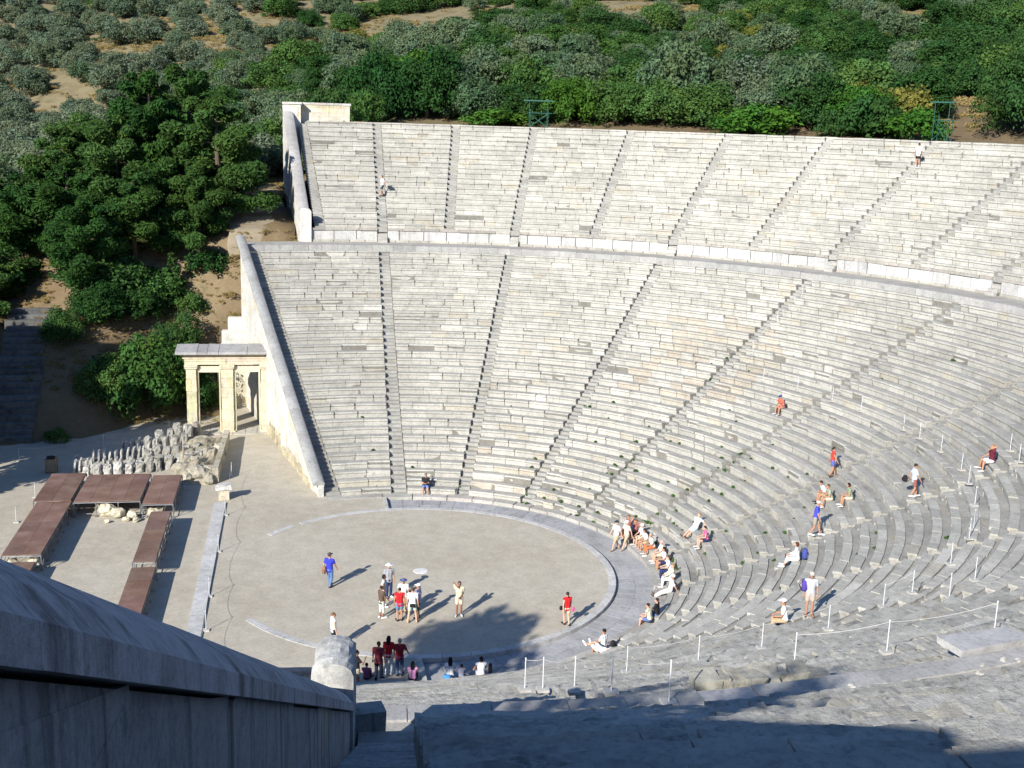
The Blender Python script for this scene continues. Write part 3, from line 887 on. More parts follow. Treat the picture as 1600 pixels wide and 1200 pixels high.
# ---------------------------------------------------------------- green lighting frames behind the rim
M_GREEN = plain('green_paint', (.02, .085, .065), .6)
def light_frame(x, y, rz, w, h, label):
    z = tz(x, y)-.05; root = empty('light_frame', (x, y, z), label, 'frame', None, rz)
    for sx in (-1, 1):
        for sy in (-.5, .5):
            mb = MB(); mb.tube([(sx*w*.3, sy, 0), (sx*w*.3, sy, h*(.98 if sy < 0 else .7))], .032, 6); mb.build('leg', M_GREEN, root)
    mb = MB(); mb.box((0, -.5, h), (w, .16, .12)); mb.build('top_beam', M_GREEN, root)
    mb = MB()
    for sy in (-.5, .5):
        mb.tube([(-w*.34, sy, h*.55), (w*.45, sy, h*.55)], .04, 6); mb.tube([(-w*.3, sy, .1), (w*.3, sy, h*.52)], .025, 6); mb.tube([(w*.3, sy, .1), (-w*.3, sy, h*.52)], .025, 6)
    for sx in (-1, 1): mb.tube([(sx*w*.3, -.5, h*.55), (sx*w*.3, .5, h*.55)], .035, 6)
    mb.build('brace', M_GREEN, root)
light_frame(16.9, 57.8, R(-17), 2.9, 2.6, 'green steel lighting frame behind the rim in front of dark shrubs')
light_frame(47.9, 37.2, R(-52), 2.1, 3.3, 'green steel lighting frame on the bare ground at right beyond the rim')

# ---------------------------------------------------------------- dark stairway on the left bank
mb = MB()
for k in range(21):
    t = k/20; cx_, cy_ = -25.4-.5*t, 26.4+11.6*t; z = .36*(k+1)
    mb.box((cx_-.9, cy_+.3, z-.3), (3.2+U(-.2, .2), .75, .6), R(6), (lambda k_: (.13*k_, .13*k_, .125*k_))(U(.8, 1.15)), 0, .03)  # dark weathered stone, its colour lowered further to deepen the shade here
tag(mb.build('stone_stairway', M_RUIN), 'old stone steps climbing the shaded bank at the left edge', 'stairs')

# loose stones on the near benches
mb = MB(); mb.box((0, 0, .05), (1.9, .75, .12), R(14), (.4, .395, .385), 0, .04)
tag(mb.build('smooth_slab', M_SEAT, loc=(8.1, -36.7, 12.72)), 'large smooth pale slab lying flat on the near benches at lower right', 'slab')
mb = MB()
for k in range(8): mb.box((-1.2+k*.33+U(-.05, .05), U(-.12, .12), .04), (U(.34, .5), U(.3, .6), U(.22, .4)), U(-.2, .2), (lambda q_: (.36*q_, .345*q_, .29*q_))(U(.85, 1.1)), 0, .07)
tag(mb.build('rough_boulder', M_RUIN, loc=(2.9, -37.3, 12.45)), 'long rough eroded boulder just above the shadow edge on the near benches', 'boulder')
# ---------------------------------------------------------------- rope barriers
M_WHITE = plain('white_paint', (.58, .6, .62), .5, 0, .05)
M_CONC = plain('concrete', (.42, .41, .38), .9)
M_ROPE = plain('pale_rope', (.5, .49, .46), .9)
ORD = ['first', 'second', 'third', 'fourth', 'fifth', 'sixth', 'seventh', 'eighth', 'ninth', 'tenth', 'eleventh', 'twelfth', 'thirteenth', 'fourteenth', 'fifteenth', 'sixteenth', 'seventeenth', 'eighteenth', 'nineteenth', 'twentieth']
pole_me = base_me = None
def chain(pts, where, rope_label, h=.86, sag=.14, base=True, skip=()):
    global pole_me, base_me
    tops = []
    for k, p in enumerate(pts):
        root = empty('rope_post', p, '%s thin white rope post %s' % (ORD[k], where), 'post', 'white rope posts')
        if pole_me is None:
            mb = MB(); mb.tube([(0, 0, 0), (0, 0, 1.0)], .0145, 8); mb.tube([(0, 0, 1.0), (0, 0, 1.03)], [.024, .012], 8); pole_me = mb.mesh('pole')
            mb = MB(); mb.box((0, 0, .02), (.3, .24, .08), 0, (1, 1, 1), 0, .012); base_me = mb.mesh('base')
        o = link('pole', pole_me, M_WHITE, root); o.scale = (1, 1, h)
        if base: link('base', base_me, M_CONC, root)
        tops.append(Vector(p)+Vector((0, 0, .96*h)))
    mb = MB()
    for k in range(len(tops)-1):
        if k in skip: continue
        a, b = tops[k], tops[k+1]; pp = []
        for j in range(9):
            t = j/8; q = a.lerp(b, t); q.z -= sag*4*t*(1-t)*min(1.5, (b-a).length/4); pp.append(q)
        mb.tube(pp, .0065, 5)
    tag(mb.build('barrier_rope', M_ROPE), rope_label, 'rope')
chain([(3.82, -25.18, 6.55), (6.31, -24.67, 6.55), (8.7, -24.0, 6.55), (11.15, -23.63, 6.92), (14.38, -21.24, 6.55), (15.58, -21.01, 6.92), (18.54, -18.49, 6.92), (20.87, -15.88, 6.92), (21.71, -14.81, 6.92), (23.53, -11.87, 6.92), (25.05, -8.8, 6.92), (25.92, -6.69, 6.92), (26.65, -3.48, 6.92), (26.86, -.89, 6.92), (26.86, .87, 6.92), (26.39, 5.07, 6.92), (25.77, 7.62, 6.92), (24.75, 10.48, 6.92), (23.49, 13.05, 6.92)],
      'counted from the shaded foreground wall along the middle row', 'thin rope strung between white posts along the middle row of benches')
chain([(-.51, -30.76, 9.1), (-.21, -31.5, 9.46), (.02, -33.77, 10.56), (.26, -35.94, 11.65), (.63, -38.51, 12.74)],
      'counted upwards along the nearest stair', 'rope between white posts beside the nearest stair', .86)
chain([(5.94, -32.35, 10.19), (8.21, -32.65, 10.55), (11.08, -32.64, 10.92)], 'from the left, in the row above the shadow edge', 'rope between the few posts above the shadow on the near benches', .86)
chain([(15.75, -23.09, 7.64), (17.49, -21.78, 7.64)], 'of the pair just above the middle rope', 'short rope above the middle barrier at right')
chain([(27.38, -9.03, 8.01), (28.07, -7.22, 8.01)], 'of the pair at the right edge', 'short rope at the right edge')
chain([(23.99, 16.43, 8.01), (26.45, 18.54, 9.83), (29.13, 20.79, 11.28)], 'going up the stair on the far right wedge', 'rope climbing beside a stair in the sunny middle benches')
chain([(-21.9, 14.0, 0), (-22.0, 9.5, 0), (-22.1, 5.0, 0)], 'from the bin along the left side of the stage', 'thin rope along the left side of the rusty stage', .9, .2)
chain([(-24.5, 21.8, 0), (-19.6, 24.8, 0), (-15.6, 28.7, 0)], 'from the left behind the stored stones', 'thin rope crossing the ground behind the stored stones', .9, .2)
chain([(-10.54, 17.25, 0), (-10.49, 9.72, 0), (-10.5, 3.79, 0), (-10.54, -2.28, 0), (-10.4, -6.2, 0), (-10.4, -9.8, 0)],
      'counted from the gate along the pavement strip', 'thin rope strung along the posts beside the white pavement strip', .95, .2)

# ---------------------------------------------------------------- vegetation
nr = np.random.RandomState(11)
def leaf_mesh(name, clumps, leaf, per, flat=.0, aspect=1.7, spread=.55, var=.22, up=.25, lo=.5):
    """crown of many small leaf faces gathered in clumps: (centre, radius) list"""
    C = []; N = []; S = []; K = []
    for (c, r) in clumps:
        n = int(per*(r**1.6))+12
        d = nr.normal(size=(n, 3)); d /= np.linalg.norm(d, axis=1)[:, None]
        d[:, 2] = np.where(nr.rand(n) < .55, np.abs(d[:, 2]), d[:, 2])
        rad = r*(lo+(1.1-lo)*nr.rand(n)**.8)
        p = d*rad[:, None]; p[:, 2] *= (1-flat)
        C.append(p+np.array(c)); nn = d+nr.normal(size=(n, 3))*spread; nn[:, 2] += up
        N.append(nn); k = 1+nr.uniform(-var, var); hue = nr.uniform(-.1, .1)
        cc = np.stack([np.full(n, k*(1+hue)), np.full(n, k), np.full(n, k*(1-hue))], 1)*(1+nr.uniform(-.16, .16, (n, 1)))
        K.append(cc); S.append(leaf*(.6+.8*nr.rand(n)))
    C = np.concatenate(C); N = np.concatenate(N); S = np.concatenate(S); K = np.concatenate(K)
    N /= np.linalg.norm(N, axis=1)[:, None]
    t = np.cross(N, nr.normal(size=N.shape)); t /= np.linalg.norm(t, axis=1)[:, None]+1e-9
    b = np.cross(N, t)
    n = len(C)
    a = t*(S*aspect*.5)[:, None]; e = b*(S*.5)[:, None]
    V = np.stack([C-a, C+e*.9, C+a, C-e*.9], 1).reshape(-1, 3)
    me = bpy.data.meshes.new(name)
    me.vertices.add(4*n); me.vertices.foreach_set('co', V.ravel())
    me.loops.add(4*n); me.loops.foreach_set('vertex_index', np.arange(4*n, dtype=np.int32))
    me.polygons.add(n); me.polygons.foreach_set('loop_start', np.arange(n, dtype=np.int32)*4)
    me.polygons.foreach_set('loop_total', np.full(n, 4, dtype=np.int32))
    me.update(calc_edges=True)
    at = me.color_attributes.new('col', 'FLOAT_COLOR', 'CORNER')
    at.data.foreach_set('color', np.repeat(np.concatenate([K, np.ones((n, 1))], 1), 4, axis=0).astype(np.float32).ravel())
    return me
def bush_clumps(rx, rz, n, cr, base=.25, squash=1.0):
    out = []
    for k in range(n):
        a = 2.39996*k+nr.uniform(-.3, .3); h = (k+.5)/n
        el = math.asin(min(1, max(-1, -.25+1.25*h)))
        q = .62+.46*nr.rand()
        out.append(((rx*q*math.cos(a)*math.cos(el), rx*q*math.sin(a)*math.cos(el)*squash, rz*(base+.02)+rz*(1-base)*.8*q*math.sin(el)+.2*rz), cr*nr.uniform(.5, 1.55)))
    for k in range(n//4):
        out.append(((nr.uniform(-.45, .45)*rx, nr.uniform(-.45, .45)*rx, rz*nr.uniform(.3, .75)), cr*1.1))
    return out
def trunk_mesh(name, h, r, limbs, spread, lean=.1):
    mb = MB(); top = (lean*h, .3*lean*h, h)
    mb.tube([(0, 0, -.5), (lean*h*.2, 0, h*.35), (lean*h*.7, .2*lean*h, h*.7), top], [r*1.25, r, r*.75, r*.4], 8, (1, 1, 1))
    for k in range(limbs):
        a = 6.283*k/limbs+nr.uniform(-.4, .4); z0 = h*nr.uniform(.4, .85); L = spread*nr.uniform(.6, 1)
        p = [(lean*z0*.7, .1*lean*z0, z0), (lean*z0*.7+L*.5*math.cos(a), L*.5*math.sin(a), z0+L*.35), (lean*z0*.7+L*math.cos(a), L*math.sin(a), z0+L*.62)]
        mb.tube(p, [r*.5, r*.33, r*.14], 6, (1, 1, 1))
    return mb.mesh(name, True)
# unit variants, all about one metre in radius scaled per tree
OLV = [leaf_mesh('olive_crown', bush_clumps(2.6, 3.6, 24, .85, .28), .17, 230, .1, 2.0, .8, .16) for _ in range(4)]
OLT = [trunk_mesh('olive_trunk', 2.2, .2, 4, 1.4, .12) for _ in range(2)]
BSH = [leaf_mesh('bush_crown', bush_clumps(3.2, 4.6, 36, .95, .12), .2, 210, .05, 1.5, .6, .2) for _ in range(5)]
BST = [trunk_mesh('bush_trunk', 2.6, .17, 5, 1.8, .08) for _ in range(2)]
BIGB = [leaf_mesh('bush_crown', bush_clumps(3.2, 4.6, 44, .85, .12), .13, 480, .05, 1.5, .6, .2) for _ in range(2)]
LOWB = [leaf_mesh('shrub_crown', bush_clumps(1.7, 1.9, 22, .55, .08), .16, 240, .05, 1.5, .6, .16) for _ in range(3)]
def pine_parts(h, r, seed):
    """limbs of a pine: clumps of needles along each limb, leaving gaps between the tiers"""
    out = []; limbs = []; n = 20
    for k in range(n):
        t = k/(n-1); z = h*(.15+.77*t)+nr.uniform(-.35, .35); a = 2.39996*k+nr.uniform(-.5, .5)
        L = r*(1-.72*t**1.5)*nr.uniform(.62, 1.12)
        up = .12+.35*t
        p = lambda q: (math.cos(a)*L*q, math.sin(a)*L*q, z+L*up*q*q)
        limbs.append([p(0), p(.5), p(.95)])
        for q in ((.5, .34), (.75, .36), (1.0, .30)) if L > 1.8 else ((.55, .4), (1.0, .34)):
            c = p(q[0]); out.append(((c[0]+nr.uniform(-.35, .35), c[1]+nr.uniform(-.35, .35), c[2]+.15), nr.uniform(.8, 1.45)*q[1]*min(2.8, L*.95)))
    out += [((nr.uniform(-.3, .3), nr.uniform(-.3, .3), h*.97), .7), ((0, 0, h*.9), .8)]
    return out, limbs
def pine_trunk(h, limbs):
    mb = MB(); mb.tube([(0, 0, -.6), (.06, 0, h*.4), (-.05, .05, h*.75), (0, 0, h*.95)], [.3, .24, .15, .05], 8, (1, 1, 1))
    for L in limbs: mb.tube(L, [.09, .06, .025], 5, (1, 1, 1))
    return mb.mesh('pine_trunk', True)
_pp = [pine_parts(11, 4.6, k) for k in range(4)]
PIN = [leaf_mesh('pine_crown', c, .16, 620, .22, 2.8, 1.0, .2, .3, .25) for c, l in _pp]
UMB = leaf_mesh('umbrella_crown', [((a_, b_, c_+12.6), r_) for (a_, b_, c_), r_ in bush_clumps(2.6, 2.6, 26, .75, .2)], .2, 120, .2, 2.4, .8, .2, .4)
UMT = trunk_mesh('umbrella_trunk', 13.2, .2, 5, 1.6, .01)
PIT = [pine_trunk(11, l) for c, l in _pp]
CON = leaf_mesh('young_pine_crown', [((.12*math.cos(k*2.4)*(14-k)*.45, .12*math.sin(k*2.4)*(14-k)*.45, .35+k*.2), .5*(1-k/17)) for k in range(14)], .13, 420, .25, 2.4, .8, .15, .4)
GRS = leaf_mesh('grass_tuft', [((nr.uniform(-.8, .8), nr.uniform(-.8, .8), .1), .3) for _ in range(6)], .05, 220, .5, 6.0, .9, .25, 0)
def mat_mesh(cache, me, mat):
    k = (me.name, mat.name)
    if k not in cache:
        c = me.copy(); c.materials.clear(); c.materials.append(mat); cache[k] = c
    return cache[k]
MC = {}
def tree(name, crown, trunk, lm, x, y, s, sz, label, group=None, parts=True, cat='tree', z=None):
    z = tz(x, y) if z is None else z
    if crown in PIN: trunk = PIT[PIN.index(crown)]
    rz = U(0, 6.28)
    if parts:
        root = empty(name, (x, y, z), label, cat, group, rz); root.scale = (s*U(.9, 1.1), s*U(.9, 1.1), sz)
        o = link('crown', mat_mesh(MC, crown, lm), lm, root)
        o2 = link('trunk', mat_mesh(MC, trunk, M_BARK), M_BARK, root)
        return root
    o = link(name, mat_mesh(MC, crown, lm), lm, None, (x, y, z)); o.rotation_euler = (U(-.12, .12), U(-.12, .12), rz); o.scale = (s*U(.82, 1.18), s*U(.82, 1.18), sz)
    return tag(o, label, cat, group)
pick = lambda L: L[rnd.randrange(len(L))]
def at_rim(theta, rho): return rho*math.cos(R(theta)), rho*math.sin(R(theta))

# trodden path along the bank to the walkway
mb = MB(); V = []; F = []
line = [(-10.6, 42.4, 1.2), (-10.4, 44.5, 1.7), (-9.6, 48, 1.7), (-9.2, 52, 1.7), (-9.4, 56.5, 1.8), (-10.5, 61, 1.8)]
pl = []
for k in range(len(line)-1):
    for j in range(6):
        t = j/6; pl.append(tuple(line[k][q]*(1-t)+line[k+1][q]*t for q in range(3)))
for k, (x, y, w) in enumerate(pl):
    for j in range(7):
        xx = x+(j/3-1)*w*(1+.12*math.sin(k*.9+j)); V.append((xx, y, tz(xx, y)+(.06 if 0 < j < 6 else -.06)))
F = [(k*7+j, k*7+j+1, k*7+j+8, k*7+j+7) for k in range(len(pl)-1) for j in range(6)]
mb.add(V, F); tag(mb.build('path', M_TRAIL, None, True), kind='structure')
# pines on the left bank
G_P = 'pines on the left bank'
for x, y, s, sz, lab in (
    (-12.9, 46.4, .95, .92, 'tall pine nearest the far wing wall, its shade lying over the path'),
    (-18.6, 48.5, 1.1, 1.08, 'largest bushy pine in the middle of the left bank'),
    (-15.8, 54.0, .95, .98, 'pine with the topmost crown behind the other pines on the left bank'),
    (-24.6, 43.5, .85, .72, 'pine on the left bank just above the dark stone steps'),
    (-22.8, 50.5, .9, .72, 'broad pine left of the largest pine, lower on the slope'),
    (-31.0, 46.5, .8, .58, 'pine at the left edge of the picture behind the dark steps'),
    (-30.2, 39.5, .75, .55, 'dark pine at the left edge above the shaded steps'),
    (-14.4, 44.0, .7, .68, 'shorter pine in front of the tall pine nearest the far wing wall'),
    (-19.4, 42.6, .8, .74, 'pine low on the bank in front of the largest bushy pine'),
    (-22.6, 38.6, .72, .74, 'pine with drooping crown right of the dark steps on the bank'),
    (-27.3, 44.5, .8, .66, 'pine hiding the top of the dark steps'),
    (-17.0, 45.8, .85, .8, 'pine between the tall pine by the wing wall and the largest one'),
    (-25.5, 47.5, .9, .75, 'pine behind the dark steps, right of the one at the left edge'),
    (-20.9, 45.4, .85, .85, 'pine squeezed between the largest pine and the drooping one')):
    tree('pine_tree', pick(PIN), pick(PIT), L_PINE, x, y, s, sz, lab)
for x, y, s, sz in ((-37, 22, 1.2, 1.45), (-33.8, 18.5, 1.1, 1.5), (-40, 31, 1.2, 1.2), (-32.5, 11.5, 1.1, 1.4), (-35.5, 27, 1.1, 1.1), (-38, 14, 1.2, 1.5), (-34.5, 31, 1.05, 1.0), (-32.2, 25.0, .75, 1.0), (-36, 17, 1.1, 1.6), (-34.5, 22.5, 1.1, 1.3)):
    tree('pine_tree', pick(PIN), pick(PIT), L_PINE, x, y, s, sz, 'pine standing out of view beyond the left edge, shading the steps', 'pines beyond the left edge')
for x, y, s, sz in ((-16.9, -31.3, .95, 1.1), (-24.9, -41.7, .6, .66)):
    tree('umbrella_pine', UMB, UMT, L_PINE, x, y, s, sz, 'pine behind the near wall whose shadow lies on the orchestra', 'pines behind the near wall')
for x, y, s, sz in ((-14.6, -60.6, .95, 2.3), (-12.0, -61.4, .62, 1.95), (-17.8, -59.5, .7, 2.0)):
    tree('evergreen_tree', pick(BSH), pick(BST), L_DARK, x, y, s, sz, 'evergreen out of view behind the near wall, shading the nearest benches', 'evergreens behind the near wall')
for _ in range(30):
    x, y = U(-32, -14.5), U(36.5, 52)
    if (x > -17.5 and y < 45) or (x < -23.5 and y < 40): continue
    tree('dark_shrub', pick(LOWB), None, pick([L_DARK, L_DARK, L_BUSH]), x, y, U(.9, 1.6), U(.8, 1.4), 'low dark shrub in the shade under the pines of the left bank', 'dark shrubs under the pines', False, 'shrub')
# bushes behind the gate
for x, y, s, sz, m, lab in (
    (-17.2, 33.3, .98, 1.22, L_BUSH, 'big round green tree just left of the gateway'),
    (-15.6, 36.8, .55, .74, L_DARK, 'dark round bush above the gateway lintel beside the stepped wall'),
    (-20.3, 31.6, .55, .66, L_BUSH, 'lower green bush at the foot of the bank left of the big round tree'),
    (-21.5, 37.0, .55, .62, L_DARK, 'dark bush in deep shade halfway up the bank beside the steps'),
    (-24.0, 35.0, .45, .5, L_DARK, 'small dark bush in deep shade close beside the steps'),
    (-19.0, 38.6, .5, .5, L_DARK, 'dark bush in the shade above the big round green tree'),
    (-13.6, 34.2, .36, .6, L_DARK, 'dark bush seen through the left opening of the gateway')):
    tree('evergreen_tree', pick(BSH), pick(BST), m, x, y, s, sz, lab)
tree('pine_sapling', CON, trunk_mesh('sapling_trunk', 2.4, .07, 3, .5, .02), L_PINE, -16.4, 41.6, 1.15, 1.15, 'young pointed pine standing alone on the dry bank')
tree('round_shrub', LOWB[1], None, L_BUSH, -14.9, 40.2, .75, .8, 'green shrub on the dry bank above the stepped wall', None, False, 'shrub')
tree('round_shrub', LOWB[2], None, L_DARK, -13.6, 42.6, .9, .9, 'dark shrub at the edge of the path below the nearest pine', None, False, 'shrub')
tree('round_shrub', LOWB[0], None, L_BUSH, -18.0, 41.5, .8, .85, 'small round shrub on the dry bank below the pines', None, False, 'shrub')
tree('round_shrub', LOWB[1], None, L_BUSH, -23.0, 26.5, .45, .5, 'little green shrub beside the foot of the dark steps', None, False, 'shrub')
tree('round_shrub', LOWB[2], None, L_YELL, -20.3, 41.0, .5, .4, 'low yellow-brown shrub in the shade of the pines', None, False, 'shrub')
# the belt behind the rim
th = 92.5; k = 0
while th > 12:
    rho = 65.5+U(-.8, .8)
    if not (36.2 < th < 43.5):
        dark = th > 82 or th < 36 or rnd.random() < .45
        big = th < 36
        m = L_DARK if dark else pick([L_BUSH, L_BUSH, L_GREY, L_BRIGHT])
        x, y = at_rim(th, rho+(2.2 if big else 0))
        hgt = 1.25 if th > 82 else 1.55 if big else U(.72, 1.0)
        tree('evergreen_tree', pick(BIGB if big else BSH), pick(BST), m, x, y, U(.85, 1.05)*(1.45 if big else 1), hgt,
             ['dark evergreen tree in the thick belt right behind the far rim', 'mid green bushy tree in the belt right behind the far rim'][0 if dark else 1], ['dark evergreens behind the rim', 'green bushes behind the rim'][0 if dark else 1])
    th -= 4.2 if th > 36 else 6.2
th = 94
while th > 14:
    x, y = at_rim(th, 72+U(-1.5, 1.5))
    if not (37 < th < 41):
        m = pick([L_DARK, L_BUSH, L_BUSH, L_GREY, L_GREY, L_BRIGHT, L_OLIVE]); dark = m is L_DARK
        tree('evergreen_tree', pick(BSH), pick(BST), m, x, y, U(.95, 1.2), U(.95, 1.3),
             ['dark evergreen tree in the thick belt right behind the far rim', 'mid green bushy tree in the belt right behind the far rim'][0 if dark else 1], ['dark evergreens behind the rim', 'green bushes behind the rim'][0 if dark else 1])
    th -= 4.6
for th, rho, me_, s, sz, m, lab in (
    (54.2, 62.6, LOWB[0], 1.75, 1.25, L_BRIGHT, 'wide low bright green shrub on the rim, above the seventh wedge from the far wing'),
    (40.3, 61.8, LOWB[1], 1.4, 1.3, L_BRIGHT, 'round bright green shrub at the edge of the bare ground by the right lighting frame'),
    (47.8, 62.4, LOWB[2], .85, 1.05, L_DARK, 'small dark shrub between the two bright low shrubs on the rim'),
    (44.4, 63.0, LOWB[0], 1.5, 1.7, L_DARK, 'dark leaning shrub on the rim left of the round bright one'),
    (43.4, 67.0, LOWB[1], 1.6, 1.9, L_YELL, 'yellowing shrub above the dark shrubs right of centre'),
    (47.5, 69.5, LOWB[2], 1.3, 1.8, L_YELL, 'pale yellow-green shrub higher up behind the rim'),
    (89.6, 60.6, LOWB[0], 1.0, 1.5, L_BUSH, 'green bush hanging over the end of the return wall'),
    (78.0, 62.0, LOWB[1], 1.5, .8, L_BRIGHT, 'low creeping bright shrub at the rim left of the left lighting frame'),
    (28.0, 62.5, LOWB[2], .8, .7, L_GREY, 'low dry shrub on the rim at the right edge')):
    x, y = at_rim(th, rho)
    tree('round_shrub', me_, None, m, x, y, s, sz, lab, None, False, 'shrub')
x, y = at_rim(52.2, 67.2); tree('olive_tree', OLV[0], OLT[0], L_GREY, x, y, 1.15, 1.5, 'pale grey olive tree standing out of the belt above the wide low shrub')
x, y = at_rim(62.5, 69.5); tree('olive_tree', OLV[1], OLT[1], L_GREY, x, y, 1.25, 1.7, 'tall greyish olive tree in the belt right of the left lighting frame')
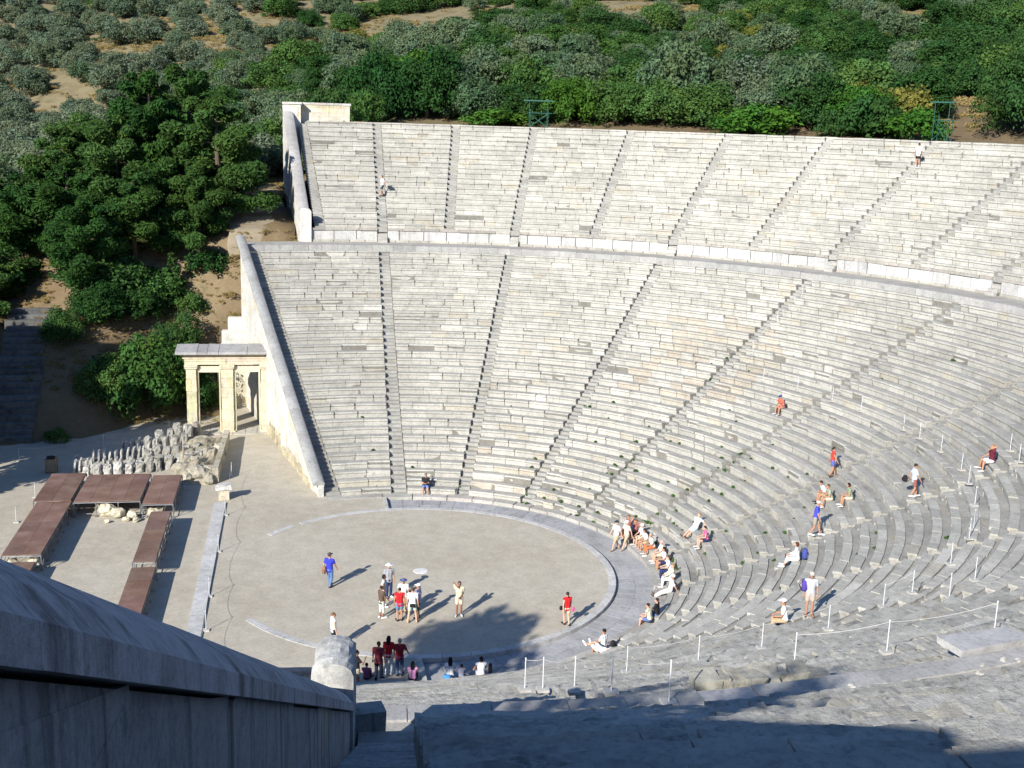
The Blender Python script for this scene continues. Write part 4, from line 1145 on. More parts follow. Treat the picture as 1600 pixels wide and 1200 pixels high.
# hillside: olive grove on the left, scrub on the right, thinning out round bare patches
BARE = ((-49.1, 167.1, 6.5), (-35.8, 201.6, 6.5), (-28.5, 213.2, 5.5), (-10.4, 173.2, 8.9), (-14.4, 190.5, 5.1), (-22.1, 176.3, 4.0), (55.3, 160.0, 8.2), (50.4, 125.1, 4.2), (64.0, 152.8, 4.6), (86.2, 116.8, 4.7), (99.9, 176.4, 9.0), (91.4, 178.8, 5.2), (16.7, 171.2, 10.8), (2.7, 176.6, 4.8), (-39.8, 188.2, 4.0), (53.3, 50.7, 4.0))
HILL = '''d,41.3,125.3,0.91,0.68 b,-29.3,134.7,1.16,0.84 d,82.9,91.1,1.36,0.72 g,99.8,113.4,1.25,1.02 o,-5.6,226.9,1.12,0.88 b,12.5,219.9,0.85,0.83 o,-19.7,186.9,1.16,0.89 o,-7.2,178.4,1.06,0.89 o,-48.5,133.6,0.89,0.97 b,-3.4,192.9,0.69,0.81 g,117.4,153.0,0.98,0.91 o,-60.1,178.8,1.19,0.87 g,37.0,194.1,1.00,0.87 g,23.1,96.8,1.17,0.93 b,47.7,201.8,0.68,0.85 y,107.3,135.0,1.39,0.98 g,1.3,133.0,1.17,0.96 b,58.2,102.4,1.07,0.78 o,-45.2,180.7,0.94,0.97 b,42.0,119.5,1.05,0.70 g,14.7,154.9,1.20,0.97 g,24.6,215.7,0.99,0.84 d,17.2,191.0,1.09,0.81 b,-50.6,234.4,1.00,0.91 b,49.0,173.4,1.08,0.75 b,-10.0,195.3,1.06,1.02 o,-59.9,250.9,1.02,1.00 g,91.6,189.6,0.82,0.92 b,63.7,196.8,0.89,0.77 g,61.6,68.8,0.89,0.82 b,23.5,193.7,1.03,0.73 b,16.2,75.5,0.91,0.71 b,101.9,194.5,1.07,0.76 o,-74.4,253.7,1.10,0.93 g,83.8,130.0,0.88,0.99 g,54.8,93.1,1.19,0.91 b,18.9,92.4,0.94,0.70 o,-55.1,224.3,1.20,0.92 o,-81.8,261.6,0.91,1.04 d,100.7,118.6,0.69,0.87 g,10.3,139.3,1.24,0.89 o,-29.8,106.5,0.86,0.85 o,-35.2,194.7,0.99,0.91 d,39.3,109.6,0.68,0.86 d,64.6,86.4,0.99,0.82 d,37.1,123.4,0.67,0.83 o,-38.3,158.0,1.25,0.92 o,-31.5,67.5,1.14,0.87 g,39.3,184.1,0.84,0.81 y,110.6,122.5,1.14,0.97 b,90.4,196.8,0.67,0.86 b,34.8,237.5,1.08,0.72 b,-37.3,121.6,1.17,0.82 b,85.0,180.7,0.87,0.80 d,60.3,189.4,1.01,0.89 b,125.4,163.3,1.05,0.82 b,32.1,128.6,0.75,0.77 b,11.5,149.2,0.72,0.81 o,-14.9,227.7,0.91,0.99 g,31.7,177.4,0.91,1.03 b,42.5,195.1,0.70,0.85 b,71.6,192.4,0.83,0.73 g,-12.4,112.3,0.99,0.89 d,7.8,95.7,0.87,0.69 d,74.3,107.7,0.66,0.82 y,80.9,201.4,1.25,0.91 o,-24.4,65.8,1.23,0.88 d,19.2,105.8,1.06,0.81 g,18.3,86.0,0.88,0.83 b,25.7,107.8,0.91,0.81 y,24.0,120.8,1.35,0.88 o,-57.6,215.3,0.92,0.85 o,-32.2,161.7,1.12,0.99 b,77.2,161.7,0.87,0.88 g,-7.1,88.3,0.99,1.03 b,71.2,139.4,1.07,0.69 g,31.1,117.8,0.89,0.98 d,64.9,178.2,0.89,0.76 d,74.4,116.4,1.00,0.77 d,41.6,136.7,1.00,0.84 o,-68.5,250.9,1.01,0.84 b,41.1,77.0,1.07,0.69 d,43.8,220.8,1.08,0.71 b,17.9,122.7,0.65,0.84 d,27.3,198.7,1.01,0.69 d,50.2,65.9,1.05,0.85 g,13.7,206.1,1.26,0.88 o,-6.2,212.2,0.91,0.89 d,48.4,216.3,0.91,0.69 d,45.5,96.0,0.77,0.86 o,-21.2,130.1,1.03,1.02 o,-40.5,94.1,1.15,0.94 d,74.9,88.5,1.16,0.79 d,100.3,132.9,0.99,0.73 o,-46.5,116.7,1.23,0.85 o,-15.9,234.4,1.23,0.83 d,125.6,150.9,1.04,0.74 o,-41.8,150.4,0.89,1.01 o,-8.1,151.1,1.01,0.88 d,51.8,84.7,0.68,0.77 b,0.5,158.2,0.86,0.70 d,60.5,78.9,0.85,0.74 b,37.9,170.1,0.71,0.72 b,72.5,126.8,0.96,0.80 b,65.5,113.9,0.80,0.81 o,-9.2,204.3,1.00,0.99 b,99.2,151.9,0.97,0.81 b,31.8,142.3,0.82,0.81 b,122.1,181.7,1.05,0.79 g,81.5,187.6,0.76,1.02 o,-29.2,169.7,1.01,0.81 b,34.2,109.4,0.91,0.83 y,112.4,160.3,1.19,1.02 y,25.5,167.1,0.91,0.92 o,-59.4,201.5,1.04,0.82 g,1.1,104.6,1.19,0.99 y,53.7,188.8,1.11,0.95 y,39.3,83.0,1.24,0.91 y,7.1,199.5,1.00,0.98 o,-49.9,142.0,1.09,0.97 g,-7.4,138.3,0.94,0.91 d,42.9,146.1,0.70,0.87 d,72.7,198.5,1.00,0.75 d,4.8,229.4,1.03,0.68 g,2.4,144.6,0.98,0.81 o,-20.6,73.6,1.25,0.99 o,-42.7,131.9,0.92,0.98 o,-10.9,65.4,1.03,0.99 o,-22.5,230.1,1.13,0.80 d,8.9,131.3,1.03,0.85 g,-7.3,97.6,1.08,1.03 g,68.0,80.4,0.85,0.97 b,7.0,190.4,0.79,0.80 d,13.0,230.7,1.07,0.83 d,34.0,216.4,0.80,0.83 d,46.2,230.4,1.08,0.85 b,48.2,195.6,0.67,0.88 b,-0.8,197.4,0.74,0.80 y,34.2,74.0,1.14,0.88 g,-17.5,158.7,0.90,0.86 b,-9.7,121.9,1.16,0.83 g,66.5,127.1,0.77,0.97 d,-4.1,187.7,0.81,0.88 b,98.3,190.0,0.74,0.83 d,41.1,70.2,0.67,0.77 d,6.6,103.8,0.82,0.77 g,79.1,175.0,1.06,0.99 y,1.9,79.8,1.05,0.88 d,105.6,113.0,0.97,0.71 d,21.0,228.4,0.77,0.70 d,86.2,110.6,0.87,0.87 g,6.8,124.1,0.85,1.05 b,-66.5,243.7,0.97,0.81 d,-0.1,91.2,0.66,0.77 d,72.9,205.2,0.94,0.80 g,30.8,102.6,1.16,0.81 b,61.5,128.7,0.94,0.72 b,-26.3,86.6,1.13,0.98 d,71.6,147.2,1.10,0.85 o,-18.1,83.7,0.90,0.84 o,-43.3,231.7,1.18,0.96 d,114.6,131.2,0.70,0.74 g,-15.5,101.4,1.18,0.95 y,52.9,59.9,1.22,0.88 g,60.7,215.2,0.87,0.86 d,25.9,205.2,0.73,0.85 d,37.4,150.0,0.68,0.83 b,110.3,180.4,0.87,0.70 b,-6.8,104.0,0.90,0.90 d,109.2,199.7,1.06,0.88 o,-14.7,131.7,1.11,1.00 b,66.5,221.7,0.89,0.84 g,52.0,110.1,1.24,1.00 o,-36.0,237.2,1.21,0.95 o,-35.2,98.0,1.17,0.85 y,64.8,135.9,1.35,1.03 g,9.2,157.4,0.79,0.85 b,12.1,119.7,0.95,0.89 b,24.1,74.7,1.08,0.69 b,12.3,86.7,1.05,0.71 o,-43.3,141.0,0.93,0.81 d,40.8,205.6,0.73,0.69 b,63.4,203.6,0.78,0.80 o,-12.2,217.5,1.13,0.92 o,-33.9,90.5,1.08,1.03 d,120.4,137.4,0.84,0.87 y,35.4,222.4,0.99,0.99 o,-67.3,196.4,1.12,1.03 y,63.5,120.5,1.33,0.88 o,-9.1,81.5,1.16,0.82 o,-27.7,117.1,0.90,0.95 g,20.9,80.7,1.12,0.93 o,-28.7,155.1,0.89,0.80 g,22.0,163.8,0.76,0.87 o,-44.3,197.9,1.20,0.89 o,-66.0,257.6,0.98,0.93 g,69.6,182.0,1.06,0.95 o,-37.6,86.6,0.87,1.04 g,28.7,231.0,1.24,1.01 d,85.6,121.5,1.04,0.72 o,-53.1,206.5,1.16,1.03 b,119.1,158.6,0.77,0.71 d,89.9,99.8,1.23,0.88 o,-32.5,128.5,1.18,0.86 o,-74.3,240.1,0.89,1.05 o,-25.3,94.9,0.89,0.90 o,-22.4,112.9,1.08,0.89 d,42.4,89.2,0.95,0.87 d,69.9,106.0,0.74,0.74 y,3.3,151.6,1.40,1.03 b,33.2,189.0,0.84,0.83 g,28.2,93.7,1.13,0.91 g,48.2,209.7,1.01,1.01 d,38.0,67.3,0.67,0.80 b,106.1,176.4,0.76,0.70 o,-66.0,227.8,1.05,1.02 y,62.7,227.6,1.33,0.92 o,-51.1,251.8,1.03,0.84 o,-66.8,188.3,1.13,1.01 d,105.4,140.7,0.80,0.78 d,47.6,187.0,0.72,0.88 g,53.9,201.4,0.75,1.00 o,-21.4,197.6,1.12,0.82 d,116.3,176.1,0.68,0.88 g,93.7,115.0,0.91,1.03 g,69.7,85.2,0.85,0.87 d,77.6,126.6,0.72,0.71 g,109.4,169.8,1.22,0.88 g,105.3,125.8,0.92,0.86 d,-3.2,152.8,0.72,0.86 o,-57.8,164.6,0.98,0.93 o,-43.6,247.9,0.91,0.81 d,52.5,77.9,1.05,0.79 b,-16.1,61.5,1.09,1.03 b,56.6,208.1,1.10,0.71 d,55.7,72.8,0.85,0.80 g,17.4,132.3,1.14,0.92 b,42.2,176.2,0.79,0.85 b,-6.7,129.1,1.15,0.97 b,121.8,188.5,0.86,0.89 y,102.7,157.6,1.26,0.96 g,53.8,228.7,0.83,0.99 b,-7.3,72.1,0.99,0.89 y,72.4,100.3,1.22,0.87 b,9.9,214.6,1.05,0.73 b,68.6,168.9,1.08,0.81 b,52.8,138.7,1.09,0.84 b,89.0,93.5,1.31,0.87 g,20.1,184.7,0.77,0.85 o,-19.6,89.3,1.17,0.86 o,-24.8,243.1,1.10,0.90 o,-38.7,111.2,1.01,0.87 d,81.7,75.7,1.28,0.76 o,-45.4,173.3,1.07,0.86 b,35.0,137.5,0.69,0.81 b,7.2,209.2,0.87,0.86 g,7.4,115.6,0.77,0.98 o,-36.8,151.7,0.87,0.91 o,-28.0,100.9,1.01,1.05 o,-57.4,154.1,1.08,0.99 y,127.8,157.4,1.04,0.90 b,77.3,132.5,0.70,0.73 d,82.8,83.1,0.87,0.86 b,17.7,117.9,1.02,0.76 o,-65.5,204.9,1.03,0.89 b,52.2,181.7,0.91,0.80 g,16.0,112.2,1.18,1.02 o,-54.4,194.4,1.04,0.98 o,-21.2,221.2,1.14,0.95 g,78.0,111.7,1.07,1.04 b,-24.4,123.6,0.92,0.88 o,-15.5,77.8,1.17,0.85 b,-27.6,75.9,1.10,1.01 o,-50.0,216.9,0.86,1.01 b,57.9,118.2,0.72,0.72 b,-6.1,144.9,1.16,0.85 o,-71.7,209.7,1.23,0.94 y,41.4,161.9,0.94,0.94 g,-36.6,70.9,1.11,0.86 g,7.7,165.1,1.04,0.83 o,-37.7,167.0,0.99,0.91 g,101.7,202.9,1.08,1.03 o,-24.6,166.6,0.94,1.01 o,-18.3,118.0,1.11,0.86 d,70.6,210.8,0.96,0.83 d,61.0,57.5,0.90,0.89 d,17.5,216.7,0.66,0.71 g,-12.8,93.5,0.98,0.88 y,111.6,188.1,1.36,0.96 o,-47.1,127.6,1.10,1.00 o,-23.7,145.0,1.08,0.87 o,-50.6,188.9,1.24,1.02 d,12.3,180.2,0.84,0.76 d,78.0,193.8,0.83,0.75 o,-20.6,214.1,0.98,0.81 d,67.0,65.6,0.93,0.73 b,13.0,101.2,0.67,0.75 b,51.7,223.0,0.78,0.89 d,93.4,120.8,0.69,0.74 o,-38.0,227.8,0.90,1.01 g,113.4,143.3,0.99,0.81 o,-59.3,239.1,1.08,0.88 o,-21.7,101.1,0.87,0.85 b,75.5,186.8,0.89,0.78 g,102.9,185.1,1.20,1.00 b,58.0,123.9,0.90,0.80 b,68.4,93.4,0.71,0.80 o,-49.7,245.7,0.88,0.99 d,38.5,114.7,0.68,0.68 o,-17.3,179.3,1.07,0.92 g,63.5,74.8,0.76,0.98 y,122.5,145.7,0.93,1.04 d,133.8,156.5,0.86,0.73 o,-30.2,232.4,0.87,0.88 o,-15.5,208.0,0.95,0.85 b,-33.5,140.8,0.89,0.84 d,74.1,71.5,1.03,0.75 g,0.6,211.1,0.83,0.92 b,2.4,180.4,0.85,0.78 d,78.6,168.6,0.82,0.77 d,1.6,124.0,0.67,0.77 g,31.1,157.0,0.76,0.83 o,-72.4,260.0,1.11,1.02 o,-60.4,172.4,0.90,0.80 o,-26.0,183.2,1.00,0.92 b,90.5,106.1,0.94,0.85 o,-32.5,245.7,1.24,0.80 b,89.7,134.3,1.01,0.71 g,53.2,117.4,0.85,0.81 o,-73.2,233.8,0.95,0.94 o,-44.3,222.3,1.11,1.03 b,35.3,208.1,0.73,0.78 d,96.5,108.2,0.73,0.77 d,18.5,140.9,1.02,0.69 o,-24.2,107.5,1.02,0.92 o,-29.3,144.5,0.97,1.04 o,-66.7,219.7,0.95,0.83 d,48.2,236.2,0.69,0.86 g,8.6,77.5,1.26,1.03 g,6.6,85.9,0.96,0.91 o,-44.1,104.6,0.97,0.90 o,-57.8,185.2,1.06,0.83 o,-44.4,241.1,1.13,1.04 d,38.0,99.9,0.72,0.83 g,1.8,113.8,1.07,0.86 d,6.8,221.6,0.91,0.72 b,57.1,131.3,0.70,0.88 y,21.0,177.7,1.14,0.91 d,30.1,133.9,0.84,0.73 o,-40.5,81.6,1.05,1.00 d,46.6,77.8,0.89,0.71 o,-14.7,201.6,0.89,0.97 b,30.4,163.9,0.86,0.75 b,58.7,87.7,0.98,0.85 d,114.0,195.9,0.81,0.87 y,43.2,64.7,1.35,0.96 o,-61.4,191.6,0.89,0.99 d,18.2,200.4,0.98,0.69 g,-5.1,63.7,0.90,0.89 o,-22.5,155.2,1.02,0.81 b,63.9,99.3,0.78,0.86 g,119.4,164.1,0.97,0.90 d,85.5,196.1,0.67,0.71 d,1.1,217.0,0.81,0.88 b,89.3,150.8,0.70,0.79 b,72.9,173.7,0.76,0.77 b,66.1,190.4,0.71,0.72 o,-35.2,79.2,1.08,0.89 b,-0.3,203.1,0.95,0.69 o,-66.5,237.8,0.87,0.87 g,27.2,82.8,1.19,0.80 o,-22.0,79.8,0.96,1.02 g,-4.9,114.1,0.78,0.94 g,121.2,170.5,1.01,1.04 o,-74.9,246.3,0.93,1.05 b,80.5,119.4,0.88,0.75 o,-45.2,145.8,0.85,0.88 o,-41.3,100.0,0.95,0.88 d,98.4,177.7,1.04,0.70 d,34.6,88.2,0.97,0.72 g,39.9,155.0,0.83,1.02 b,24.2,88.9,0.93,0.71 d,107.3,147.5,0.90,0.75 b,55.1,173.5,0.92,0.75 d,46.1,141.5,0.77,0.79 g,9.4,109.8,0.94,1.01 g,26.6,129.3,1.03,0.87 b,50.0,72.1,0.99,0.75 b,41.3,240.4,0.82,0.82 d,85.0,103.8,1.25,0.80 g,26.7,144.2,0.80,0.84 o,-30.0,122.9,1.00,1.00 b,60.5,220.6,0.72,0.84 d,45.4,130.6,1.01,0.74 d,28.9,211.6,0.90,0.84 g,20.3,170.7,1.19,0.89 g,49.2,88.9,0.78,1.00 o,-45.6,207.2,0.99,0.92 g,26.3,222.0,1.21,0.96 o,-35.3,186.4,1.11,0.95 b,52.1,164.4,0.81,0.69 d,45.2,111.8,0.75,0.85 d,60.6,109.9,0.84,0.79 b,42.8,150.7,0.83,0.86 y,35.9,94.1,0.93,0.95 o,-48.2,110.5,1.03,0.86 b,-17.3,143.9,0.93,0.84 o,-18.5,95.1,1.07,0.86 g,30.5,123.6,1.08,0.98 b,13.3,93.8,0.67,0.82 o,-51.4,152.1,0.87,0.95 g,-0.3,96.6,0.99,0.97 g,25.7,158.2,0.82,0.88 b,67.6,56.3,1.17,0.87 d,20.1,223.5,0.68,0.88 o,-25.4,139.8,0.89,0.86 g,-13.2,85.3,0.87,0.97 b,83.9,168.7,0.78,0.71 o,-35.7,104.4,1.05,0.91 g,28.4,184.2,0.87,0.90 b,56.1,218.1,0.76,0.77 g,32.7,151.2,0.77,0.88 b,-15.0,137.5,1.06,0.84 y,45.3,165.5,0.97,0.99 d,25.0,135.6,1.05,0.75 g,3.4,186.2,1.01,0.96 g,27.9,173.2,0.83,0.88 d,38.8,228.7,0.87,0.75 o,-72.6,226.9,0.88,0.92 d,89.3,86.8,1.08,0.85 b,116.2,183.6,0.81,0.80 g,-36.4,63.6,1.21,0.84 o,-54.1,172.5,1.05,0.86 g,1.0,139.1,0.98,1.05 o,-55.9,142.9,1.06,0.94 d,27.3,151.9,1.07,0.68 g,-0.4,163.6,0.77,1.03 y,74.7,155.2,1.01,0.87 d,94.8,95.8,0.88,0.79 o,-60.5,209.4,1.08,0.96 b,42.4,213.2,0.68,0.69 d,102.3,145.3,0.66,0.82 g,99.7,127.2,0.77,1.04 d,82.1,207.5,0.86,0.71 o,-37.5,136.1,1.17,0.94 d,71.9,133.4,0.83,0.84 y,4.6,171.9,1.18,0.81 b,44.1,181.3,0.83,0.69 d,96.8,100.7,0.94,0.86 d,36.0,163.0,0.92,0.88 y,37.8,130.1,1.27,0.84 d,51.5,129.0,1.05,0.70 g,66.4,143.0,0.84,0.99 y,96.6,144.9,1.01,0.83 d,83.3,144.9,0.69,0.76 b,-5.2,219.1,0.71,0.77 o,-29.9,204.9,0.97,0.96 b,-43.3,165.2,0.91,0.97 b,79.5,140.4,0.77,0.82 d,0.4,119.0,0.91,0.77 g,33.5,199.6,0.77,0.88 b,-4.5,77.0,1.09,0.73 b,46.5,84.6,0.65,0.78 g,15.7,161.6,1.12,1.05 d,110.6,153.0,1.05,0.71 o,-27.8,193.2,1.10,0.93 o,-21.5,161.9,0.90,0.89 o,-57.2,231.5,0.88,1.03 d,89.5,140.9,0.93,0.74 d,0.5,222.7,0.69,0.70 o,-13.3,149.8,0.93,0.99 y,50.0,101.5,1.06,0.92 o,-40.0,145.3,0.92,1.00 b,22.3,115.0,0.94,0.78 b,62.5,92.4,0.70,0.74 o,-27.0,60.0,0.88,0.99 o,-26.9,225.0,0.94,1.00 o,-32.3,220.6,1.02,0.86 o,-81.8,255.5,0.92,0.87 b,37.3,141.4,0.70,0.82 o,-16.8,67.9,0.87,0.93 g,-18.4,125.0,1.00,0.99 g,86.4,157.6,1.00,0.90 d,-2.1,84.4,0.85,0.72 d,75.7,78.0,0.84,0.81 g,19.2,127.1,0.78,0.86 o,-21.8,60.6,0.88,0.91 b,94.8,200.9,0.75,0.79 g,-7.1,169.8,1.03,0.88 o,-61.2,221.3,0.87,0.80 g,41.4,233.9,0.83,1.01 b,-33.0,115.1,0.90,0.81 g,-13.6,155.1,0.90,0.86 b,10.3,185.3,0.69,0.84 o,-55.9,246.3,0.91,0.91 b,64.3,210.4,0.91,0.83 d,56.5,67.9,0.81,0.83 d,70.4,120.0,0.89,0.82 b,73.6,62.5,0.87,0.82 o,-21.4,206.3,1.00,0.87 b,-26.6,128.7,0.90,0.88 b,58.3,196.1,0.78,0.83 o,-52.2,181.2,1.10,1.04 o,-39.1,128.0,0.87,0.88 o,-53.0,136.9,1.08,1.01 g,55.6,144.4,1.24,0.84 d,62.2,172.5,0.69,0.82 o,-53.1,131.0,0.87,0.81 d,76.9,180.9,0.70,0.73 o,-43.4,122.0,1.05,0.91 g,31.3,204.6,0.91,0.90 d,91.9,163.7,0.80,0.84 d,64.6,106.4,0.84,0.84 b,21.3,210.1,0.76,0.87 d,93.9,130.3,1.03,0.84 g,13.5,126.7,0.99,1.02 d,83.5,97.5,0.95,0.75 d,42.7,170.3,0.66,0.75 o,-30.6,82.4,0.93,0.93 g,94.6,138.8,0.83,0.94 o,-53.4,158.8,0.91,0.92 d,89.3,172.1,0.73,0.78 d,101.2,107.3,0.88,0.84 o,-31.5,150.4,0.97,0.86 d,5.4,91.3,0.93,0.70 o,-40.7,190.0,1.07,1.01 y,69.8,111.1,0.94,0.90 b,13.6,80.4,0.79,0.75 b,-17.0,107.9,1.18,0.97 d,32.8,82.4,0.82,0.84 o,-72.8,216.5,0.91,0.85 o,-50.3,122.7,1.00,1.05 o,-11.6,173.7,0.98,0.84 b,16.7,97.9,0.90,0.74 g,-11.1,106.9,0.94,0.98 d,117.9,192.3,0.68,0.79 b,80.0,151.3,0.88,0.68 d,62.2,183.3,0.77,0.77 o,-37.1,215.8,1.23,1.00 b,29.6,112.2,1.04,0.83 g,58.2,164.9,1.11,0.94 d,52.1,156.1,0.77,0.69 d,-3.4,123.7,0.75,0.85 b,67.1,215.8,0.93,0.82 b,57.7,153.3,1.09,0.88 g,86.9,203.0,0.86,0.82 b,136.4,161.9,1.03,0.78 b,96.2,195.4,0.77,0.80 g,60.8,141.6,0.85,0.87 o,-28.1,175.7,1.01,0.82 o,-16.5,168.6,0.93,0.99 g,105.2,163.2,0.81,1.04 o,-50.6,199.4,0.87,0.96 b,38.5,104.8,0.79,0.88 b,24.2,102.9,0.89,0.87 d,105.6,119.6,1.07,0.82 d,11.6,194.1,0.86,0.74 o,-13.7,163.7,0.88,0.80 b,123.8,176.0,0.83,0.86 d,94.0,155.4,0.84,0.71 b,7.5,146.4,0.71,0.78 g,78.7,105.4,1.05,0.81 g,13.3,106.3,0.76,0.86 d,68.2,71.4,1.14,0.86 d,-5.2,119.3,0.66,0.87 g,65.6,150.8,0.90,0.93 b,47.7,136.0,0.90,0.88 d,30.1,77.8,0.97,0.68 o,-27.9,210.8,0.89,0.96 b,62.3,63.3,0.83,0.80 g,62.6,157.4,1.20,0.83 b,33.6,182.5,0.75,0.81 o,-49.5,228.1,0.95,0.95 b,53.3,213.0,0.78,0.77 d,112.3,138.1,0.67,0.82 b,97.1,123.4,0.73,0.77 g,84.9,137.5,1.12,0.84 o,-80.7,248.8,0.92,0.86 d,57.9,180.1,0.75,0.86 o,-51.9,165.7,1.13,1.02 b,28.9,71.9,0.91,0.86 d,58.6,113.9,0.67,0.74 g,20.8,149.3,0.94,0.85 b,45.1,73.2,0.76,0.68 o,-45.0,254.2,0.94,0.96 d,53.2,234.5,0.92,0.87 d,45.6,157.9,0.73,0.78 d,48.1,116.2,0.85,0.89 b,33.6,146.6,0.74,0.79 o,-19.1,149.2,0.95,0.89 d,108.8,193.6,0.71,0.75 d,-2.7,109.7,0.78,0.87 g,-2.6,174.1,0.75,0.88 g,100.9,138.5,0.87,0.91 d,49.3,123.6,0.86,0.77 o,-22.6,237.0,0.96,0.93 d,86.0,191.1,0.70,0.85'''
KIND = {'o': ('olive_tree', OLV, L_OLIVE, 'grey green olive tree in the grove on the far left slope', 'olive trees on the hillside', 'tree'),
        'g': ('grey_scrub', OLV, L_GREY, 'grey green scrub tree on the slope between the olive grove and the dark belt', 'grey scrub on the hillside', 'tree'),
        'b': ('evergreen_bush', BSH, L_BUSH, 'green bush scattered on the hillside above the belt of trees', 'green bushes on the hillside', 'shrub'),
        'd': ('evergreen_bush', BSH, L_DARK, 'dark green bush scattered on the hillside above the belt of trees', 'dark bushes on the hillside', 'shrub'),
        'y': ('yellow_bush', LOWB, L_YELL, 'yellowish bush among the green scrub of the hillside', 'yellowish bushes on the hillside', 'shrub')}
for rec in HILL.split():
    kd, x, y, s, q = rec.split(','); x, y, s, q = float(x), float(y), float(s), float(q)
    if x > 5 and any((x-a)**2+(y-b)**2 < c*c*2.6 for a, b, c in BARE): continue
    if kd in 'bd' and x < 60 and rnd.random() < .3: kd = 'g'
    nm, L, m, lab, grp, cat = KIND[kd]
    tree(nm, pick(L), None, m, x, y, s, s*q, lab, grp, False, cat, tz(x, y)-.25*s)
tree('olive_tree', BSH[0], BST[0], L_DARK, 64.0, 144.6, .8, 1.0, 'lone round dark tree on a short trunk at the top of the hillside')
# dry grass and weeds
def scatter(name, me_src, mat, pts, kind='stuff', scl=(.6, 1.3)):
    n0 = len(me_src.vertices); co = np.empty(n0*3); me_src.vertices.foreach_get('co', co); co = co.reshape(-1, 3)
    nf = len(me_src.polygons); V = []
    for (x, y, z) in pts:
        a = U(0, 6.28); s = U(*scl); ca, sa = math.cos(a), math.sin(a)
        V.append(np.stack([(co[:, 0]*ca-co[:, 1]*sa)*s+x, (co[:, 0]*sa+co[:, 1]*ca)*s+y, co[:, 2]*s+z], 1))
    V = np.concatenate(V); n = len(V)//4
    me = bpy.data.meshes.new(name)
    me.vertices.add(len(V)); me.vertices.foreach_set('co', V.ravel())
    me.loops.add(len(V)); me.loops.foreach_set('vertex_index', np.arange(len(V), dtype=np.int32))
    me.polygons.add(n); me.polygons.foreach_set('loop_start', np.arange(n, dtype=np.int32)*4); me.polygons.foreach_set('loop_total', np.full(n, 4, dtype=np.int32))
    me.update(calc_edges=True)
    at = me.color_attributes.new('col', 'FLOAT_COLOR', 'CORNER')
    at.data.foreach_set('color', np.repeat(nr.uniform(.7, 1.25, (n, 1)), 4, axis=0).repeat(4, axis=1).astype(np.float32).ravel())
    return tag(link(name, me, mat), kind=kind)
SML = leaf_mesh('weed', [((0, 0, .04), .09), ((.08, .03, .03), .07)], .045, 1500, .2, 2.2, .6, .2)
pts = []
for _ in range(150):
    k = int(abs(rnd.gauss(0, 9))) % 33; a = rnd.choice([U(R(-30), R(60)), U(R(-80), R(95)), U(R(10), R(40))]); rho = RHO_A+k*D1-.03
    pts.append(tuple(spot(rho, a, (Z_A+(k-1)*H1-.05) if k else .02)))
scatter('weeds', SML, L_YELL if False else L_BUSH, pts, 'stuff', (.4, 1.25))
pts = []
for _ in range(5200):
    x, y = U(-40, 0), U(31, 75)
    if x > -12.2 and y < 37: continue
    if -12 < x and 44 < y < 52: continue
    pts.append((x, y, tz(x, y)))
scatter('dry_grass', GRS, L_DRY, pts, 'stuff', (.2, .6))
SCR = leaf_mesh('scrub', [((nr.uniform(-.6, .6), nr.uniform(-.6, .6), .35), .5) for _ in range(4)], .24, 150, .2, 1.8, .7, .2, .3)
pts, pts2 = [], []
for _ in range(4200):
    x, y = U(-85, 180), U(55, 330)
    d = math.hypot(x-CAM.x, y-CAM.y)
    if not (66 < math.atan2(y-CAM.y, x-CAM.x)*57.3-0 < 106 or 52 < math.atan2(y-CAM.y, x-CAM.x)*57.3 < 67): continue
    rho = math.hypot(x, y)
    if d > 320 or rho < 66: continue
    if any((x-a)**2+(y-b)**2 < c*c*(1.5 if x < 5 else 4.0) for a, b, c in BARE): continue
    (pts if rnd.random() < .55 else pts2).append((x, y, tz(x, y)-.1))
scatter('low_scrub', SCR, L_GREY, [p for p in pts if p[0] > -8 or rnd.random() < .3], 'stuff', (.5, 1.9))
scatter('green_undergrowth', SCR, L_BUSH, [p for p in pts2 if p[0] > 4], 'stuff', (.5, 1.7))
pts = []
for a, b, c in BARE:
    for _ in range(90):
        x, y = a+U(-2.2, 2.2)*c, b+U(-2.2, 2.2)*c
        if math.hypot(x, y) > 66: pts.append((x, y, tz(x, y)-.02))
scatter('hill_grass', GRS, L_DRY, pts, 'stuff', (.6, 1.7))
# loose rubble on the walkway and on the nearest rows
PEB = MB()
for _ in range(5): PEB.ellipsoid((U(-.25, .25), U(-.25, .25), .02), (U(.03, .09), U(.03, .08), U(.02, .06)), (1, 1, 1), 0, 6, 4, None, .25)
mb = MB()
for _ in range(1500):
    if rnd.random() < .4: rho, z = U(RHO_D+.3, RHO_U-.1), Z_D
    elif rnd.random() < .5:
        k = rnd.randrange(22, 34); rho, z = RHO_A+k*D1+U(.45, .72), Z_A+k*H1-.05
    else:
        k = rnd.randrange(1, 18); rho, z = RHO_U+k*D2+U(.46, .74), Z_U+k*H2-.05
    q = spot(rho, -U(R(35), T2+R(20)), z); s = U(.02, .075)*rnd.choice([1, 1, 1.8]); k = U(.75, 1.25)
    mb.ellipsoid((q.x, q.y, q.z+s*.2), (s, s*U(.6, 1), s*U(.4, .8)), (.4*k, .39*k, .36*k), 0, 6, 4, Matrix.Rotation(U(0, 6), 3, 'Z'), .25)
tag(mb.build('rubble', M_NEAR), kind='stuff')

